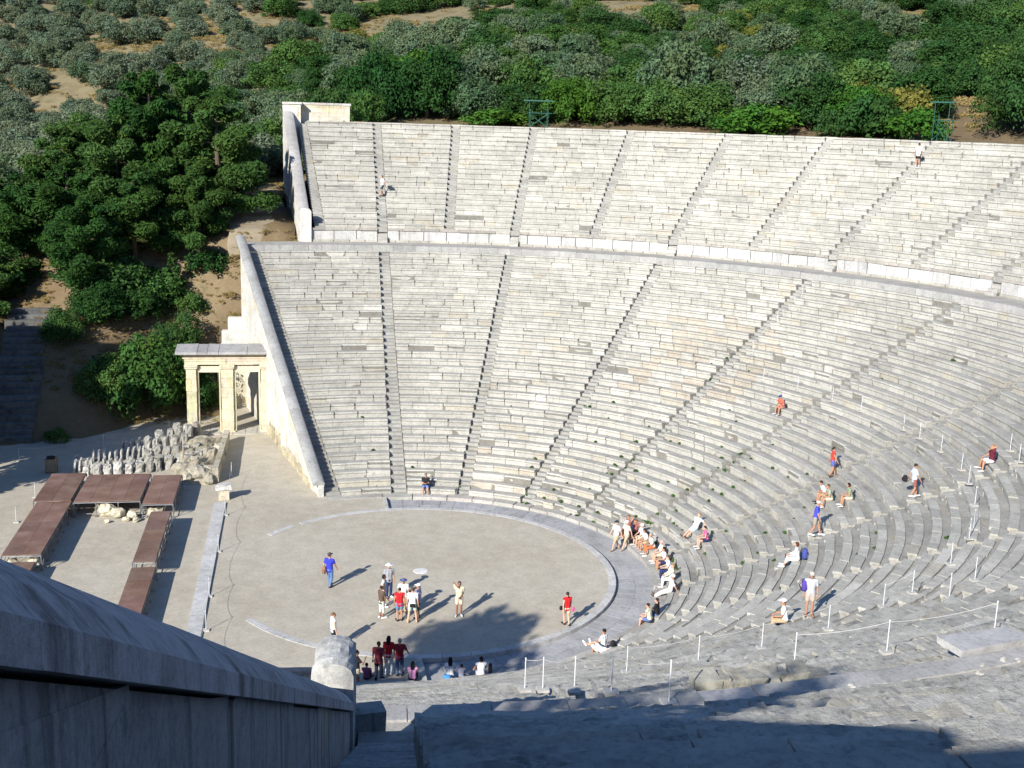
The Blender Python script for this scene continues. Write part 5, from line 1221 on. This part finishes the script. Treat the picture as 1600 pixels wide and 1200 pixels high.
# ---------------------------------------------------------------- people
def caps_mesh(caps, voxel):
    """union of tapered capsules, grown together as one smooth skin"""
    mb = MB()
    for c in caps:
        if c[0] == 'e': mb.ellipsoid(c[1], c[2], nu=14, nv=10, M=c[3] if len(c) > 3 else None); continue
        a, b, ra, rb = Vector(c[0]), Vector(c[1]), c[2], c[3]
        t = (b-a)
        if t.length < 1e-5: continue
        t.normalize(); P = []; Rr = []
        for k in (-.98, -.8, -.5, 0): P.append(a+t*ra*k); Rr.append(ra*math.sqrt(1-k*k)+.0005)
        for k in (0, .5, .8, .98): P.append(b+t*rb*k); Rr.append(rb*math.sqrt(1-k*k)+.0005)
        if (b-a).length < .002: P = P[:4]+P[5:]; Rr = Rr[:4]+Rr[5:]
        mb.tube(P, Rr, 12)
    me = mb.mesh('tmp')
    o = bpy.data.objects.new('tmp', me); COL.objects.link(o)
    md = o.modifiers.new('r', 'REMESH'); md.mode = 'VOXEL'; md.voxel_size = voxel
    sm = o.modifiers.new('s', 'SMOOTH'); sm.iterations = 3; sm.factor = .5
    dg = bpy.context.evaluated_depsgraph_get(); dg.update()
    out = bpy.data.meshes.new_from_object(o.evaluated_get(dg))
    bpy.data.objects.remove(o, do_unlink=True); bpy.data.meshes.remove(me)
    return out
def ik(a, t, l1, l2, pole):
    a, t, pole = Vector(a), Vector(t), Vector(pole)
    d = t-a; L = min(d.length, (l1+l2)*.995); d.normalize(); t = a+d*L
    x = (l1*l1-l2*l2+L*L)/(2*L); h = math.sqrt(max(0, l1*l1-x*x))
    p = pole-d*pole.dot(d); p.normalize()
    return a+d*x+p*h, t
M_EYE = plain('dark_eye', (.02, .015, .012), .3)
M_LIP = plain('lips', (.32, .12, .1), .6)
SKIN = {'fair': plain('skin_fair', (.56, .33, .23), .6, 0, .06), 'tan': plain('skin_tan', (.40, .21, .13), .6, 0, .06), 'brown': plain('skin_brown', (.25, .125, .075), .6, 0, .06)}
DARKH, BROWNH, GREYH, BLONDH, BLACKH = (.03, .02, .015), (.09, .05, .025), (.3, .29, .28), (.24, .15, .07), (.012, .01, .01)
NAVY, BLUE, JEAN, WHT, RED, DRED, BEIGE, KHAKI, PALEG, BLACK, GREY, LILAC, PINK, BROWN, LBLUE, ORANGE, MAROON, TURQ = (.02, .03, .09), (.03, .04, .42), (.1, .17, .32), (.74, .74, .74), (.5, .015, .02), (.22, .015, .025), (.58, .5, .36), (.42, .34, .22), (.48, .56, .47), (.015, .015, .018), (.3, .31, .34), (.5, .5, .66), (.6, .1, .26), (.1, .07, .05), (.4, .5, .62), (.5, .15, .06), (.12, .015, .03), (.2, .5, .55)

def person(loc, face, label, pose='stand', H=1.7, skin='fair', hair=DARKH, hairl='short', top=WHT, sleeve='short', legs=JEAN, leglen='long',
           shoes=(.5, .5, .5), hat=None, brim=False, armL=None, armR=None, lean=0.0, turn=0.0, nod=0.0, feet=None, group=None, skirt=False, hz=None):
    """face: world heading in degrees. Limb targets are in the person's own metres: x right, y forward, z up."""
    s = H/1.72; fem = hairl in ('long', 'tail')
    if pose == 'stand': hz = .93; F = feet or ((-.10, -.02), (.10, .03)); Ft = [Vector((x, y, .075)) for x, y in F]
    elif pose == 'walk': hz = .905; F = feet or ((-.08, .34), (.08, -.30)); Ft = [Vector((-.08, F[0][1], .075)), Vector((.08, F[1][1], .10))]
    elif pose == 'sit': hz = .11; F = feet or ((-.14, .46, -.33), (.14, .44, -.33)); Ft = [Vector(f) for f in F]
    elif pose == 'recline': hz = .11; F = feet or ((-.1, .82, -.34), (.12, .78, -.34)); Ft = [Vector(f) for f in F]; lean = lean or -.45
    elif pose == 'lie': hz = .12; lean = -1.35; F = feet or ((-.12, .8, .05), (.12, .78, .06)); Ft = [Vector(f) for f in F]
    hip = Vector((0, 0, hz)); u = Vector((0, math.sin(lean), math.cos(lean)))
    waist, chest, neck = hip+u*.16, hip+u*.36, hip+u*.54
    l2 = lean*.45; u2 = Vector((0, math.sin(l2+nod), math.cos(l2+nod)))
    if pose == 'lie': u2 = u
    headc = neck+u2*.135+Vector((0, .02, 0))
    sw = .165 if fem else .19; hw = .095 if fem else .09
    sh = [hip+u*.475+Vector((-sw, 0, 0)), hip+u*.475+Vector((sw, 0, 0))]
    hp = [hip+Vector((-hw, 0, -.01)), hip+Vector((hw, 0, -.01))]
    kn = []
    for i in (0, 1):
        pole = Vector((-.15+.3*i, 1, .25 if pose == 'stand' else .6))
        k, t = ik(hp[i], Ft[i], .43, .41, pole); kn.append(k); Ft[i] = t
    dflt = {'stand': ((-.27, .06, hz-.12), (.27, .06, hz-.12)), 'walk': ((-.27, -.18, hz-.06), (.27, .24, hz-.02)), 'sit': ((-.14, .36, hz+.14), (.14, .36, hz+.14)),
            'recline': ((-.25, -.38, hz+.02), (.25, -.38, hz+.02)), 'lie': ((-.3, -.3, hz), (.3, -.3, hz))}[pose]
    T = [Vector(armL or dflt[0]), Vector(armR or dflt[1])]
    el, ha = [], []
    for i in (0, 1):
        e, h = ik(sh[i], T[i], .285, .25, Vector((-.6+1.2*i, -1, -.5))); el.append(e); ha.append(h)
    k = 1.0; fat = .9 if fem else 1.0
    torso = []
    for dx in (-1, 1):
        torso += [(hip+Vector((dx*.05, 0, .02)), waist+Vector((dx*.045, 0, 0)), .115*fat, .098*fat), (waist+Vector((dx*.045, 0, 0)), chest+Vector((dx*.062, 0, 0)), .098*fat, .112*fat),
                  (chest+Vector((dx*.062, 0, 0)), hip+u*.46+Vector((dx*.06, 0, 0)), .11*fat, .085*fat)]
    torso += [(sh[0], sh[1], .062, .062), (hip+u*.46, neck, .07, .055)]
    if fem: torso += [('e', chest+Vector((-.07, .085, .02)), (.06, .055, .06)), ('e', chest+Vector((.07, .085, .02)), (.06, .055, .06))]
    # head direction
    Rz = Matrix.Rotation(turn, 3, 'Z')
    Rx = Matrix.Rotation(-(l2+nod) if pose != 'lie' else 1.2, 3, 'X'); HM = Rz @ Rx
    hd = lambda x, y, z: headc+HM @ Vector((x, y, z))
    body = list(torso)+[(neck, headc+u2*-.02, .052, .048), ('e', hd(0, -.008, .035), (.076, .096, .098), HM), ('e', hd(0, .025, -.045), (.058, .066, .062), HM),
                        ('e', hd(-.078, 0, .0), (.014, .028, .034), HM), ('e', hd(.078, 0, .0), (.014, .028, .034), HM), (hd(0, .09, .012), hd(0, .112, -.016), .011, .015)]
    arm, leg, palms = [], [], []
    for i in (0, 1):
        fw = (ha[i]-el[i]).normalized()
        arm.append([(sh[i], el[i], .052*fat, .04*fat), (el[i], ha[i], .039*fat, .027*fat)])
        body += arm[-1]; palms.append(fw)
        body.append((ha[i]+fw*.015, ha[i]+fw*.07, .026, .03))
        leg.append([(hp[i], kn[i], .085*(1.03 if fem else 1), .057), (kn[i]+(Ft[i]-kn[i])*.0, kn[i]+(Ft[i]-kn[i])*.35, .056, .055), (kn[i]+(Ft[i]-kn[i])*.35, Ft[i], .055, .036)])
        body += leg[-1]
        fd = Vector((-.06+.12*i, .19, -.03)) if pose not in ('lie', 'recline') else Vector((-.06+.12*i, .12, .13))
        body.append((Ft[i]+Vector((0, -.03, -.02)), Ft[i]+fd, .04, .03))
    me = caps_mesh(body, .017)
    # five fingers on each palm, eyes, brows and mouth, merged into the same mesh
    ex = MB()
    for i in (0, 1):
        fw = palms[i]; side = Vector((1, 0, 0)); side = (side-fw*side.dot(fw)); side = side.normalized() if side.length > .1 else Vector((0, 1, 0)); dn = fw.cross(side)
        base = ha[i]+fw*.085
        for q, (off, ln) in enumerate(((-.03, .062), (-.01, .074), (.01, .07), (.03, .054))):
            p0 = base+side*off; p1 = p0+fw*ln*.55+dn*.006; p2 = p0+fw*ln*.85+dn*(.022 if i else -.022)
            ex.tube([p0-fw*.02, p1, p2], [.0095, .0088, .007], 6)
        inn = -1 if i else 1
        p0 = ha[i]+fw*.035+side*.03*inn
        ex.tube([p0-side*.01*inn, p0+side*.022*inn+fw*.022, p0+side*.026*inn+fw*.05], [.011, .0098, .0075], 6)
    n_sk = len(ex.f)
    for sx in (-1, 1):
        ex.ellipsoid(hd(sx*.031, .082, .028), (.013, .008, .008), mat=1, nu=6, nv=4, M=HM)
        ex.ellipsoid(hd(sx*.031, .087, .046), (.02, .006, .005), mat=1, nu=6, nv=4, M=HM)
    ex.ellipsoid(hd(0, .086, -.058), (.022, .007, .007), mat=2, nu=6, nv=4, M=HM)
    em = ex.mesh('ex')
    import bmesh
    bm = bmesh.new(); bm.from_mesh(me); bm.faces.ensure_lookup_table()
    for fc in bm.faces: fc.material_index = 0
    bm.from_mesh(em); bm.to_mesh(me); bm.free(); bpy.data.meshes.remove(em)
    me.polygons.foreach_set('use_smooth', np.ones(len(me.polygons), dtype=bool))
    me.name = 'person'; me.materials.clear()
    for m in (SKIN[skin], M_EYE, M_LIP): me.materials.append(m)
    root = link('person', me, [], None, loc)
    root.rotation_euler = (0, 0, R(face-90)); root.scale = (s, s, s)
    tag(root, label, 'person', group)
    def wear(name, caps, col, vox=.02, z0=None):
        m = caps_mesh(caps, vox); m.polygons.foreach_set('use_smooth', np.ones(len(m.polygons), dtype=bool)); m.name = name
        m.materials.clear(); m.materials.append(cloth(col)); link(name, m, [], root)
    gr = lambda c, d: (c[0], c[1], c[2]+d, c[3]+d) if c[0] != 'e' else ('e', c[1], tuple(x+d for x in c[2]))
    # shirt
    sc_ = [gr(c, .016) for c in torso[:-1] if True]
    if pose in ('stand', 'walk'):
        for dx in (-1, 1): sc_.append((hip+Vector((dx*.06, 0, -.06)), waist+Vector((dx*.05, 0, 0)), .125*fat, .112*fat))
    if sleeve != 'none':
        fr = .58 if sleeve == 'short' else 1.0
        for i in (0, 1):
            sc_.append((sh[i], sh[i].lerp(el[i], fr), .068*fat, .06*fat))
            if sleeve == 'long': sc_.append((el[i], el[i].lerp(ha[i], .9), .054*fat, .04*fat))
    else:
        sc_ = [c if c[0] == 'e' or c[2] > .075 else (c[0].lerp(c[1], .2), c[1].lerp(c[0], .2), c[2]-.002, c[3]-.002) for c in sc_]
    wear('shirt', sc_, top)
    # trousers, shorts or skirt
    tc = [gr((hip+Vector((-.05, 0, .0)), hip+Vector((.05, 0, .0)), .118*fat, .118*fat), .012)]
    for i in (0, 1):
        if leglen == 'long': tc += [gr(leg[i][0], .018), gr(leg[i][1], .02), (leg[i][2][0], leg[i][2][1], .07, .058)]
        elif leglen == 'mid': tc += [gr(leg[i][0], .02), (leg[i][1][0], leg[i][1][1], .075, .068)]
        else: tc += [(hp[i], hp[i].lerp(kn[i], .62 if not fem else .5), .107, .092)]
    if skirt: tc.append((hip, hip.lerp((kn[0]+kn[1])/2, .55), .14, .2))
    wear('skirt' if skirt else 'trousers' if leglen != 'short' else 'shorts', tc, legs)
    # shoes
    for i in (0, 1):
        fd = Vector((-.06+.12*i, .2, -.03)) if pose not in ('lie', 'recline') else Vector((-.06+.12*i, .13, .135))
        wear('shoe', [(Ft[i]+Vector((0, -.045, -.025)), Ft[i]+fd, .05, .042)], shoes, .02)
    # hair and hat
    hc = [('e', hd(0, -.022, .055), (.088, .096, .092), HM)]
    if hairl == 'long': hc += [(hd(-.04, -.06, .02), hd(-.04, -.10, -.2), .06, .045), (hd(.04, -.06, .02), hd(.04, -.10, -.2), .06, .045)]
    if hairl == 'tail': hc += [(hd(0, -.1, .03), hd(0, -.15, -.09), .035, .022)]
    if hairl == 'bob': hc += [('e', hd(0, -.03, .0), (.098, .098, .1), HM)]
    wear('hair', hc, hair, .017)
    if hat:
        mb = MB(); mb.ellipsoid(hd(0, -.008, .085), (.101, .115, .075), nu=16, nv=8, M=HM)
        if brim: mb.ellipsoid(hd(0, 0, .075), (.19, .2, .014), nu=18, nv=6, M=HM)
        else: mb.ellipsoid(hd(0, .12, .075), (.078, .085, .011), nu=12, nv=6, M=HM)
        o = mb.build('hat', cloth(hat), root, True)
    return root
def bag(loc, size, col, label, face=90, name='backpack', strap=True, on=None):
    """rounded bag with a flap and straps"""
    root = empty(name, loc, label, 'bag', None, R(face-90))
    mb = MB(); a, b, c = size
    V = []; n = 10
    prof = [(-.48, .86), (-.3, 1.0), (.1, 1.0), (.38, .88), (.5, .55)]
    for z, k in prof:
        for t in range(12):
            q = 2*math.pi*t/12; cx_, cy_ = math.cos(q), math.sin(q); m = 1/max(abs(cx_), abs(cy_))**.6
            V.append((cx_*m*a/2*k, cy_*m*b/2*k, (z+.5)*c))
    F = [(j*12+t, j*12+(t+1) % 12, (j+1)*12+(t+1) % 12, (j+1)*12+t) for j in range(4) for t in range(12)]+[tuple(range(11, -1, -1)), tuple(48+t for t in range(12))]
    mb.add(V, F); mb.build('pouch', cloth(col), root, True)
    mb = MB(); mb.box((0, -b*.5, c*.35), (a*.7, b*.3, c*.4), 0, (1, 1, 1), 0, .01); mb.build('pocket', cloth(tuple(x*.8 for x in col)), root)
    if strap:
        mb = MB()
        for sx in (-1, 1): mb.tube([(sx*a*.3, b*.4, c*.05), (sx*a*.36, b*1.05, c*.5), (sx*a*.3, b*.4, c*.95)], .014, 6)
        mb.build('strap', cloth((.03, .03, .03)), root)
    return root
def to_c(p): return math.degrees(math.atan2(-p[1], -p[0]))
# people standing on the orchestra floor
person((-4.73, -1.66, 0), 60, 'man in deep blue T-shirt and jeans walking alone on the left of the orchestra', 'walk', 1.8, 'tan', DARKH, 'short', BLUE, 'short', JEAN, 'long', BROWN, (.06, .06, .06), turn=-.3, feet=((-.08, .16), (.08, -.16)))
bag((-5.0, -1.72, .75), (.2, .16, .38), (.25, .13, .07), 'brown shoulder bag at the left side of the man in deep blue', 60, 'shoulder_bag')
person((-1.9, -3.3, 0), -75, 'person in white hat and grey shirt at the back of the group on the orchestra', 'stand', 1.76, 'tan', GREYH, 'short', GREY, 'short', NAVY, 'long', WHT, WHT, True)
person((-2.22, -4.4, 0), -10, 'dark curly haired woman in pale sleeveless top and white shorts beside the white hat', 'stand', 1.64, 'brown', BLACKH, 'bob', (.5, .55, .55), 'none', WHT, 'short', WHT)
person((-2.42, -5.72, 0), 30, 'person in dark brown top and pale mint cropped trousers facing the group', 'stand', 1.62, 'brown', DARKH, 'short', BROWN, 'short', PALEG, 'mid', WHT, armR=(.2, .3, .95))
person((-1.35, -5.2, 0), -100, 'man in blue hat and white shirt facing the camera in the middle of the group', 'stand', 1.72, 'tan', DARKH, 'short', WHT, 'short', KHAKI, 'long', BROWN, (.08, .1, .22), True)
person((-1.6, -6.1, 0), 92, 'woman in bright red tank top and blue shorts with her back to the camera', 'stand', 1.66, 'tan', DARKH, 'short', RED, 'none', (.12, .2, .33), 'short', BLACK)
person((-1.02, -6.35, 0), 82, 'man in white T-shirt and pale green shorts wearing a black waist bag at the back', 'stand', 1.74, 'fair', BROWNH, 'short', WHT, 'short', PALEG, 'short', KHAKI, feet=((-.2, -.05), (.2, .02)))
bag((-1.04, -6.53, .86), (.26, .12, .16), BLACK, 'black waist bag on the man in white T-shirt and pale green shorts', 82, 'waist_bag', False)
person((-.68, -5.85, 0), 160, 'person in lilac shirt and pale cap at the right side of the group', 'stand', 1.7, 'tan', DARKH, 'short', LILAC, 'short', (.1, .08, .06), 'long', BLACK, WHT)
person((1.25, -5.8, 0), -98, 'person in beige T-shirt with one hand raised to the brow, alone in the orchestra', 'stand', 1.72, 'brown', DARKH, 'short', BEIGE, 'short', (.55, .46, .34), 'short', WHT, armR=(.13, .13, 1.56), armL=(-.05, .16, 1.02))
person((6.13, -7.42, 0), 97, 'woman in red sleeveless top and beige shorts walking away on the right of the orchestra', 'walk', 1.68, 'fair', DARKH, 'tail', RED, 'none', BEIGE, 'short', BLACK, feet=((-.08, .1), (.08, -.14)))
bag((6.42, -7.45, .72), (.14, .1, .2), PINK, 'small pink pouch in the hand of the woman in red and beige', 97, 'pouch', False)
bag((5.85, -7.4, .78), (.16, .12, .2), BLACK, 'small black bag at the left hip of the woman in red and beige', 97, 'hip_bag', False)
person((-4.73, -8.62, 0), 15, 'woman in white sleeveless top and black trousers behind the round end stone', 'stand', 1.66, 'fair', (.16, .08, .03), 'short', WHT, 'none', BLACK, 'long', BLACK)
# near side of the passage
person((-2.95, -11.95, .0), 70, 'man in maroon shirt and dark jeans standing left of the woman in white trousers', 'stand', 1.74, 'tan', BROWNH, 'short', (.2, .025, .035), 'short', (.025, .03, .06), 'long', BLACK)
person((-2.5, -11.5, 0), 75, 'long haired woman in red top and white trousers between two people in maroon', 'stand', 1.76, 'tan', BLACKH, 'long', RED, 'short', WHT, 'long', WHT)
person((-2.05, -11.65, 0), 80, 'grey haired person in dark maroon waistcoat and jeans, right of the white trousers', 'stand', 1.7, 'tan', GREYH, 'short', DRED, 'short', (.07, .1, .19), 'long', BLACK, armR=(.36, .2, 1.0))
person((-3.9, -12.6, 0), 20, 'person in black top and beige shorts half hidden by the end stone', 'stand', 1.72, 'tan', DARKH, 'short', BLACK, 'short', BEIGE, 'short', BROWN, armR=(.2, .3, 1.35))
person((-3.45, -12.0, .1), 75, 'dark haired child in pink and black sitting by the end stone', 'sit', 1.4, 'tan', BLACKH, 'short', (.25, .08, .16), 'short', BLACK, 'short', BLACK, feet=((-.14, .5, -.05), (.14, .5, -.05)))
person((-1.55, -12.3, .1), 80, 'woman in pink top with long black hair sitting with her back to the camera', 'sit', 1.6, 'tan', BLACKH, 'long', (.55, .25, .45), 'short', BLACK, 'long', BLACK, feet=((-.14, .6, -.2), (.14, .6, -.2)))
person((.05, -12.1, .06), 82, 'woman in white top with long black hair sitting by the passage near a blue bag', 'sit', 1.68, 'tan', BLACKH, 'long', (.6, .62, .64), 'short', (.1, .3, .5), 'short', BLACK)
bag((-.12, -12.42, .06), (.34, .2, .26), (.05, .22, .5), 'bright blue bag behind the long haired woman in white', 80, 'shoulder_bag')
person((.52, -12.2, .04), 85, 'small dark haired child sitting beside the woman with the blue bag', 'sit', 1.2, 'tan', BLACKH, 'bob', (.2, .22, .3), 'short', NAVY, 'short', BLACK)
person((1.35, -12.25, .1), 88, 'dark haired person in white sleeveless top sitting on a block by the passage', 'sit', 1.66, 'tan', BLACKH, 'bob', WHT, 'none', LILAC, 'short', BLACK, armL=(-.3, .15, .3))
bag((1.75, -12.2, .02), (.18, .14, .62), (.02, .02, .025), 'tall dark bag standing beside the person in white by the passage', 88, 'travel_bag', False)
for q, (x, y, w, d, h) in enumerate(((-2.45, -12.7, 1.1, .4, .38), (1.2, -12.75, 1.6, .4, .32))):
    mb = MB(); mb.box((0, 0, h/2), (w, d, h), .05, (.33, .31, .27), 0, .035)
    tag(mb.build('fallen_block', M_RUIN, loc=(x, y, -.02)), ['long dark block lying in front of the three people in maroon and red', 'dark block the person in white sleeveless top sits on'][q], 'block')
# two walkers and the row sitting on the first benches
person((11.15, 2.46, -.2), 205, 'walker in dark cap and pale grey shirt leading along the paved passage', 'walk', 1.76, 'fair', DARKH, 'short', (.6, .63, .68), 'short', KHAKI, 'short', (.3, .25, .2), (.03, .03, .05))
person((11.75, 2.5, -.2), 205, 'walker in pale cap and light top just behind the first walker', 'walk', 1.72, 'fair', BLONDH, 'short', (.55, .52, .45), 'short', KHAKI, 'short', (.4, .33, .25), WHT)
FR = 'visitors sitting along the first benches'
def seat(rho, adeg, dz=0): p = spot(rho, R(adeg), dz); return (p.x, p.y, p.z)
def sitp(rho, adeg, z, label, **k):
    p = seat(rho, adeg, z); return person(p, k.pop('face', to_c(p)), label, k.pop('pose', 'sit'), **k)
sitp(12.95, 18.2, .37, 'person in brown top with both arms raised, far end of the front row', H=1.7, skin='tan', hair=BROWNH, top=(.26, .1, .08), sleeve='none', legs=(.08, .07, .06), leglen='short', armL=(-.12, .05, .86), armR=(.12, .05, .86))
sitp(12.95, 15.0, .37, 'person in rust top and dark shorts with hands behind the head in the front row', H=1.68, skin='tan', hair=BROWNH, top=(.3, .1, .09), sleeve='short', legs=BLACK, leglen='short', armL=(-.1, -.04, .8), armR=(.1, -.04, .8))
sitp(12.95, 11.6, .37, 'person in white cap and pale blue top in the front row, head turned away', H=1.68, hair=GREYH, top=(.55, .6, .68), legs=BEIGE, leglen='short', hat=WHT)
sitp(12.92, 8.4, .37, 'man in white shirt and tan shorts leaning forward beside the white cap', H=1.74, skin='tan', hair=DARKH, top=WHT, legs=KHAKI, leglen='short', lean=.35)
sitp(12.92, 5.0, .37, 'person in white shirt and orange shorts in the front row', H=1.7, skin='tan', hair=GREYH, top=(.66, .64, .6), legs=ORANGE, leglen='mid', lean=.25, shoes=WHT)
sitp(13.0, -.2, .37, 'person in pinkish sun hat and white blouse in the front row', H=1.62, hair=GREYH, top=WHT, legs=BEIGE, leglen='short', hat=(.5, .33, .33), brim=True)
sitp(12.95, -5.0, .37, 'dark haired man in white T-shirt and dark blue shorts in the front row', H=1.76, skin='tan', hair=BLACKH, top=WHT, legs=NAVY, leglen='short', lean=.2)
sitp(12.95, -10.2, .37, 'brown haired person in white shirt and navy trousers in the front row', H=1.7, hair=BROWNH, top=WHT, legs=NAVY, leglen='long', lean=.15)
sitp(12.95, -15.3, .37, 'person in cream jacket leaning back in the front row', H=1.68, hair=BLONDH, top=(.6, .55, .42), sleeve='long', legs=WHT, leglen='long', lean=-.12)
sitp(12.92, -21.5, .3, 'man in white shirt and long pale trousers with legs stretched on the passage edge', pose='recline', H=1.78, skin='tan', hair=GREYH, top=WHT, legs=(.62, .58, .52), leglen='long', shoes=BROWN, lean=-.2, hat=(.6, .6, .58))
sitp(12.88, -35.6, .3, 'person in black and white waistcoat at the near end of the curved front row', H=1.72, hair=DARKH, top=BLACK, legs=JEAN, leglen='short')
sitp(12.8, -38.6, .28, 'person in pale yellow vest and jeans shorts at the near end of the front row', H=1.66, hair=DARKH, top=(.62, .62, .45), sleeve='none', legs=(.1, .14, .3), leglen='short', shoes=WHT, lean=.2)
sitp(12.9, -56.9, .37, 'dark haired man in white shirt with a black strap across his back in front row', H=1.78, skin='tan', hair=BLACKH, top=WHT, legs=(.5, .38, .24), leglen='short', face=135)
bag(seat(13.0, -54.6, .37), (.26, .2, .26), BLACK, 'black bag on the bench beside the man with the strap', 120, 'shoulder_bag')
sitp(13.4, -60.5, .68, 'person in white lying back on the bench near the man with the strap', pose='lie', H=1.66, hair=BLONDH, top=WHT, legs=WHT, leglen='short', shoes=WHT, face=115)
# scattered over the benches
def zrow(k): return Z_A+k*H1
def rrow(k): return RHO_A+k*D1+.24
sitp(rrow(3), 3.5, zrow(3), 'man in white T-shirt and blue shorts leaning back a few rows up', pose='recline', H=1.8, hair=BLONDH, top=WHT, legs=LBLUE, leglen='short', shoes=BROWN, face=205)
sitp(rrow(3), -3.6, zrow(3), 'woman in pink top beside the reclining man in blue shorts', H=1.66, hair=DARKH, hairl='tail', top=PINK, sleeve='none', legs=NAVY, leglen='short', lean=.2)
sitp(rrow(11), -7.0, zrow(11), 'man in white shirt bending forward on the mid benches', H=1.76, skin='tan', hair=DARKH, top=WHT, legs=KHAKI, leglen='short', lean=.6, shoes=BLACK)
sitp(rrow(11), -8.8, zrow(11), 'person in grey green shirt sitting left in the pair on the mid benches', H=1.66, skin='tan', hair=BROWNH, top=(.3, .33, .25), legs=BEIGE, leglen='short', lean=.3)
sitp(rrow(12), -11.2, zrow(12), 'black haired woman in green top sitting right in the pair on the mid benches', H=1.66, skin='tan', hair=BLACKH, hairl='bob', top=(.22, .3, .2), sleeve='none', legs=BEIGE, leglen='short', lean=.25)
person(seat(RHO_A+9*D1+.3, -18.8, zrow(9)), 330, 'man in royal blue shirt and pale cap stepping up the benches', 'walk', 1.8, 'tan', GREYH, 'short', (.05, .07, .5), 'short', (.3, .27, .22), 'short', WHT, (.55, .5, .42), feet=((-.1, .26), (.1, -.2)), lean=.1)
sitp(rrow(8), -27.0, zrow(8), 'person all in white sitting beside a blue backpack', H=1.72, hair=(.08, .03, .02), hairl='bob', top=WHT, sleeve='long', legs=WHT, leglen='mid', shoes=WHT, lean=.1, feet=((-.12, .62, -.3), (.12, .6, -.3)))
bag(seat(rrow(8)+.32, -25.8, zrow(8)), (.36, .26, .5), (.05, .07, .26), 'blue backpack standing behind the person all in white', 150)
sitp(rrow(12), -56.6, zrow(12), 'man in white cap and white shirt sitting on the near benches', H=1.78, skin='tan', hair=DARKH, top=WHT, legs=(.42, .3, .18), leglen='mid', shoes=BROWN, hat=WHT, face=158, lean=.12)
bp = person(seat(rrow(13)-.05, -55.3, zrow(13)), 250, 'person in grey vest standing on the benches wearing a purple backpack', 'stand', 1.74, 'tan', BROWNH, 'short', (.42, .45, .48), 'short', (.42, .34, .28), 'short', (.3, .14, .07), (.5, .45, .4))
bag((bp.location.x-.22, bp.location.y+.12, bp.location.z+.98), (.3, .2, .46), (.08, .05, .3), 'purple backpack worn by the person in the grey vest', 160)
person(seat(RHO_A+13*D1-.1, -.6, zrow(12)-.04), 345, 'woman in red top and blue shorts climbing the benches', 'walk', 1.66, 'tan', DARKH, 'tail', (.5, .05, .04), 'none', (.1, .12, .36), 'short', BROWN, feet=((-.08, .2), (.08, -.14)))
sitp(rrow(16), 21.2, zrow(16), 'small figure in blue cap with red bag sitting on the middle benches', H=1.66, skin='tan', hair=DARKH, top=(.45, .12, .08), legs=(.5, .2, .15), leglen='short', hat=(.03, .06, .2), lean=.4)
person(seat(RHO_A+15*D1+.35, -17.6, zrow(15)), 350, 'person in pale blue shirt with a dark bag walking up the right benches', 'walk', 1.7, 'tan', DARKH, 'short', (.5, .56, .68), 'short', (.25, .1, .08), 'short', WHT, feet=((-.08, .2), (.08, -.14)))
bag(seat(RHO_A+15*D1-.05, -17.2, zrow(15)+.72), (.3, .2, .3), BLACK, 'dark bag on the hip of the person in pale blue', 350, 'shoulder_bag')
sitp(rrow(20), -16.4, zrow(20), 'person in dark purple top and white shorts shading the eyes at the right edge', H=1.74, skin='tan', hair=BLONDH, top=MAROON, legs=(.6, .6, .58), leglen='short', armL=(-.08, .1, .7), feet=((-.3, .46, -.33), (.3, .44, -.33)))
sitp(RHO_A+.25, 81.0, Z_A, 'person in black top and blue shorts sitting on the first bench at the far side', H=1.72, skin='tan', hair=DARKH, top=BLACK, legs=(.12, .2, .5), leglen='short', armL=(-.05, .25, .33), armR=(.05, .25, .33))
person((42.7, 31.3, 20.30), 50, 'person in white T-shirt and dark shorts seen from behind high on the upper benches', 'stand', 1.85, 'tan', DARKH, 'short', WHT, 'short', BLACK, 'short', WHT)
person((.95, 45.5, 16.2), 200, 'person in white shirt and dark shorts coming down the far upper stair', 'walk', 1.78, 'tan', DARKH, 'short', WHT, 'short', (.03, .06, .05), 'short', BROWN, feet=((-.08, .18), (.08, -.14)))
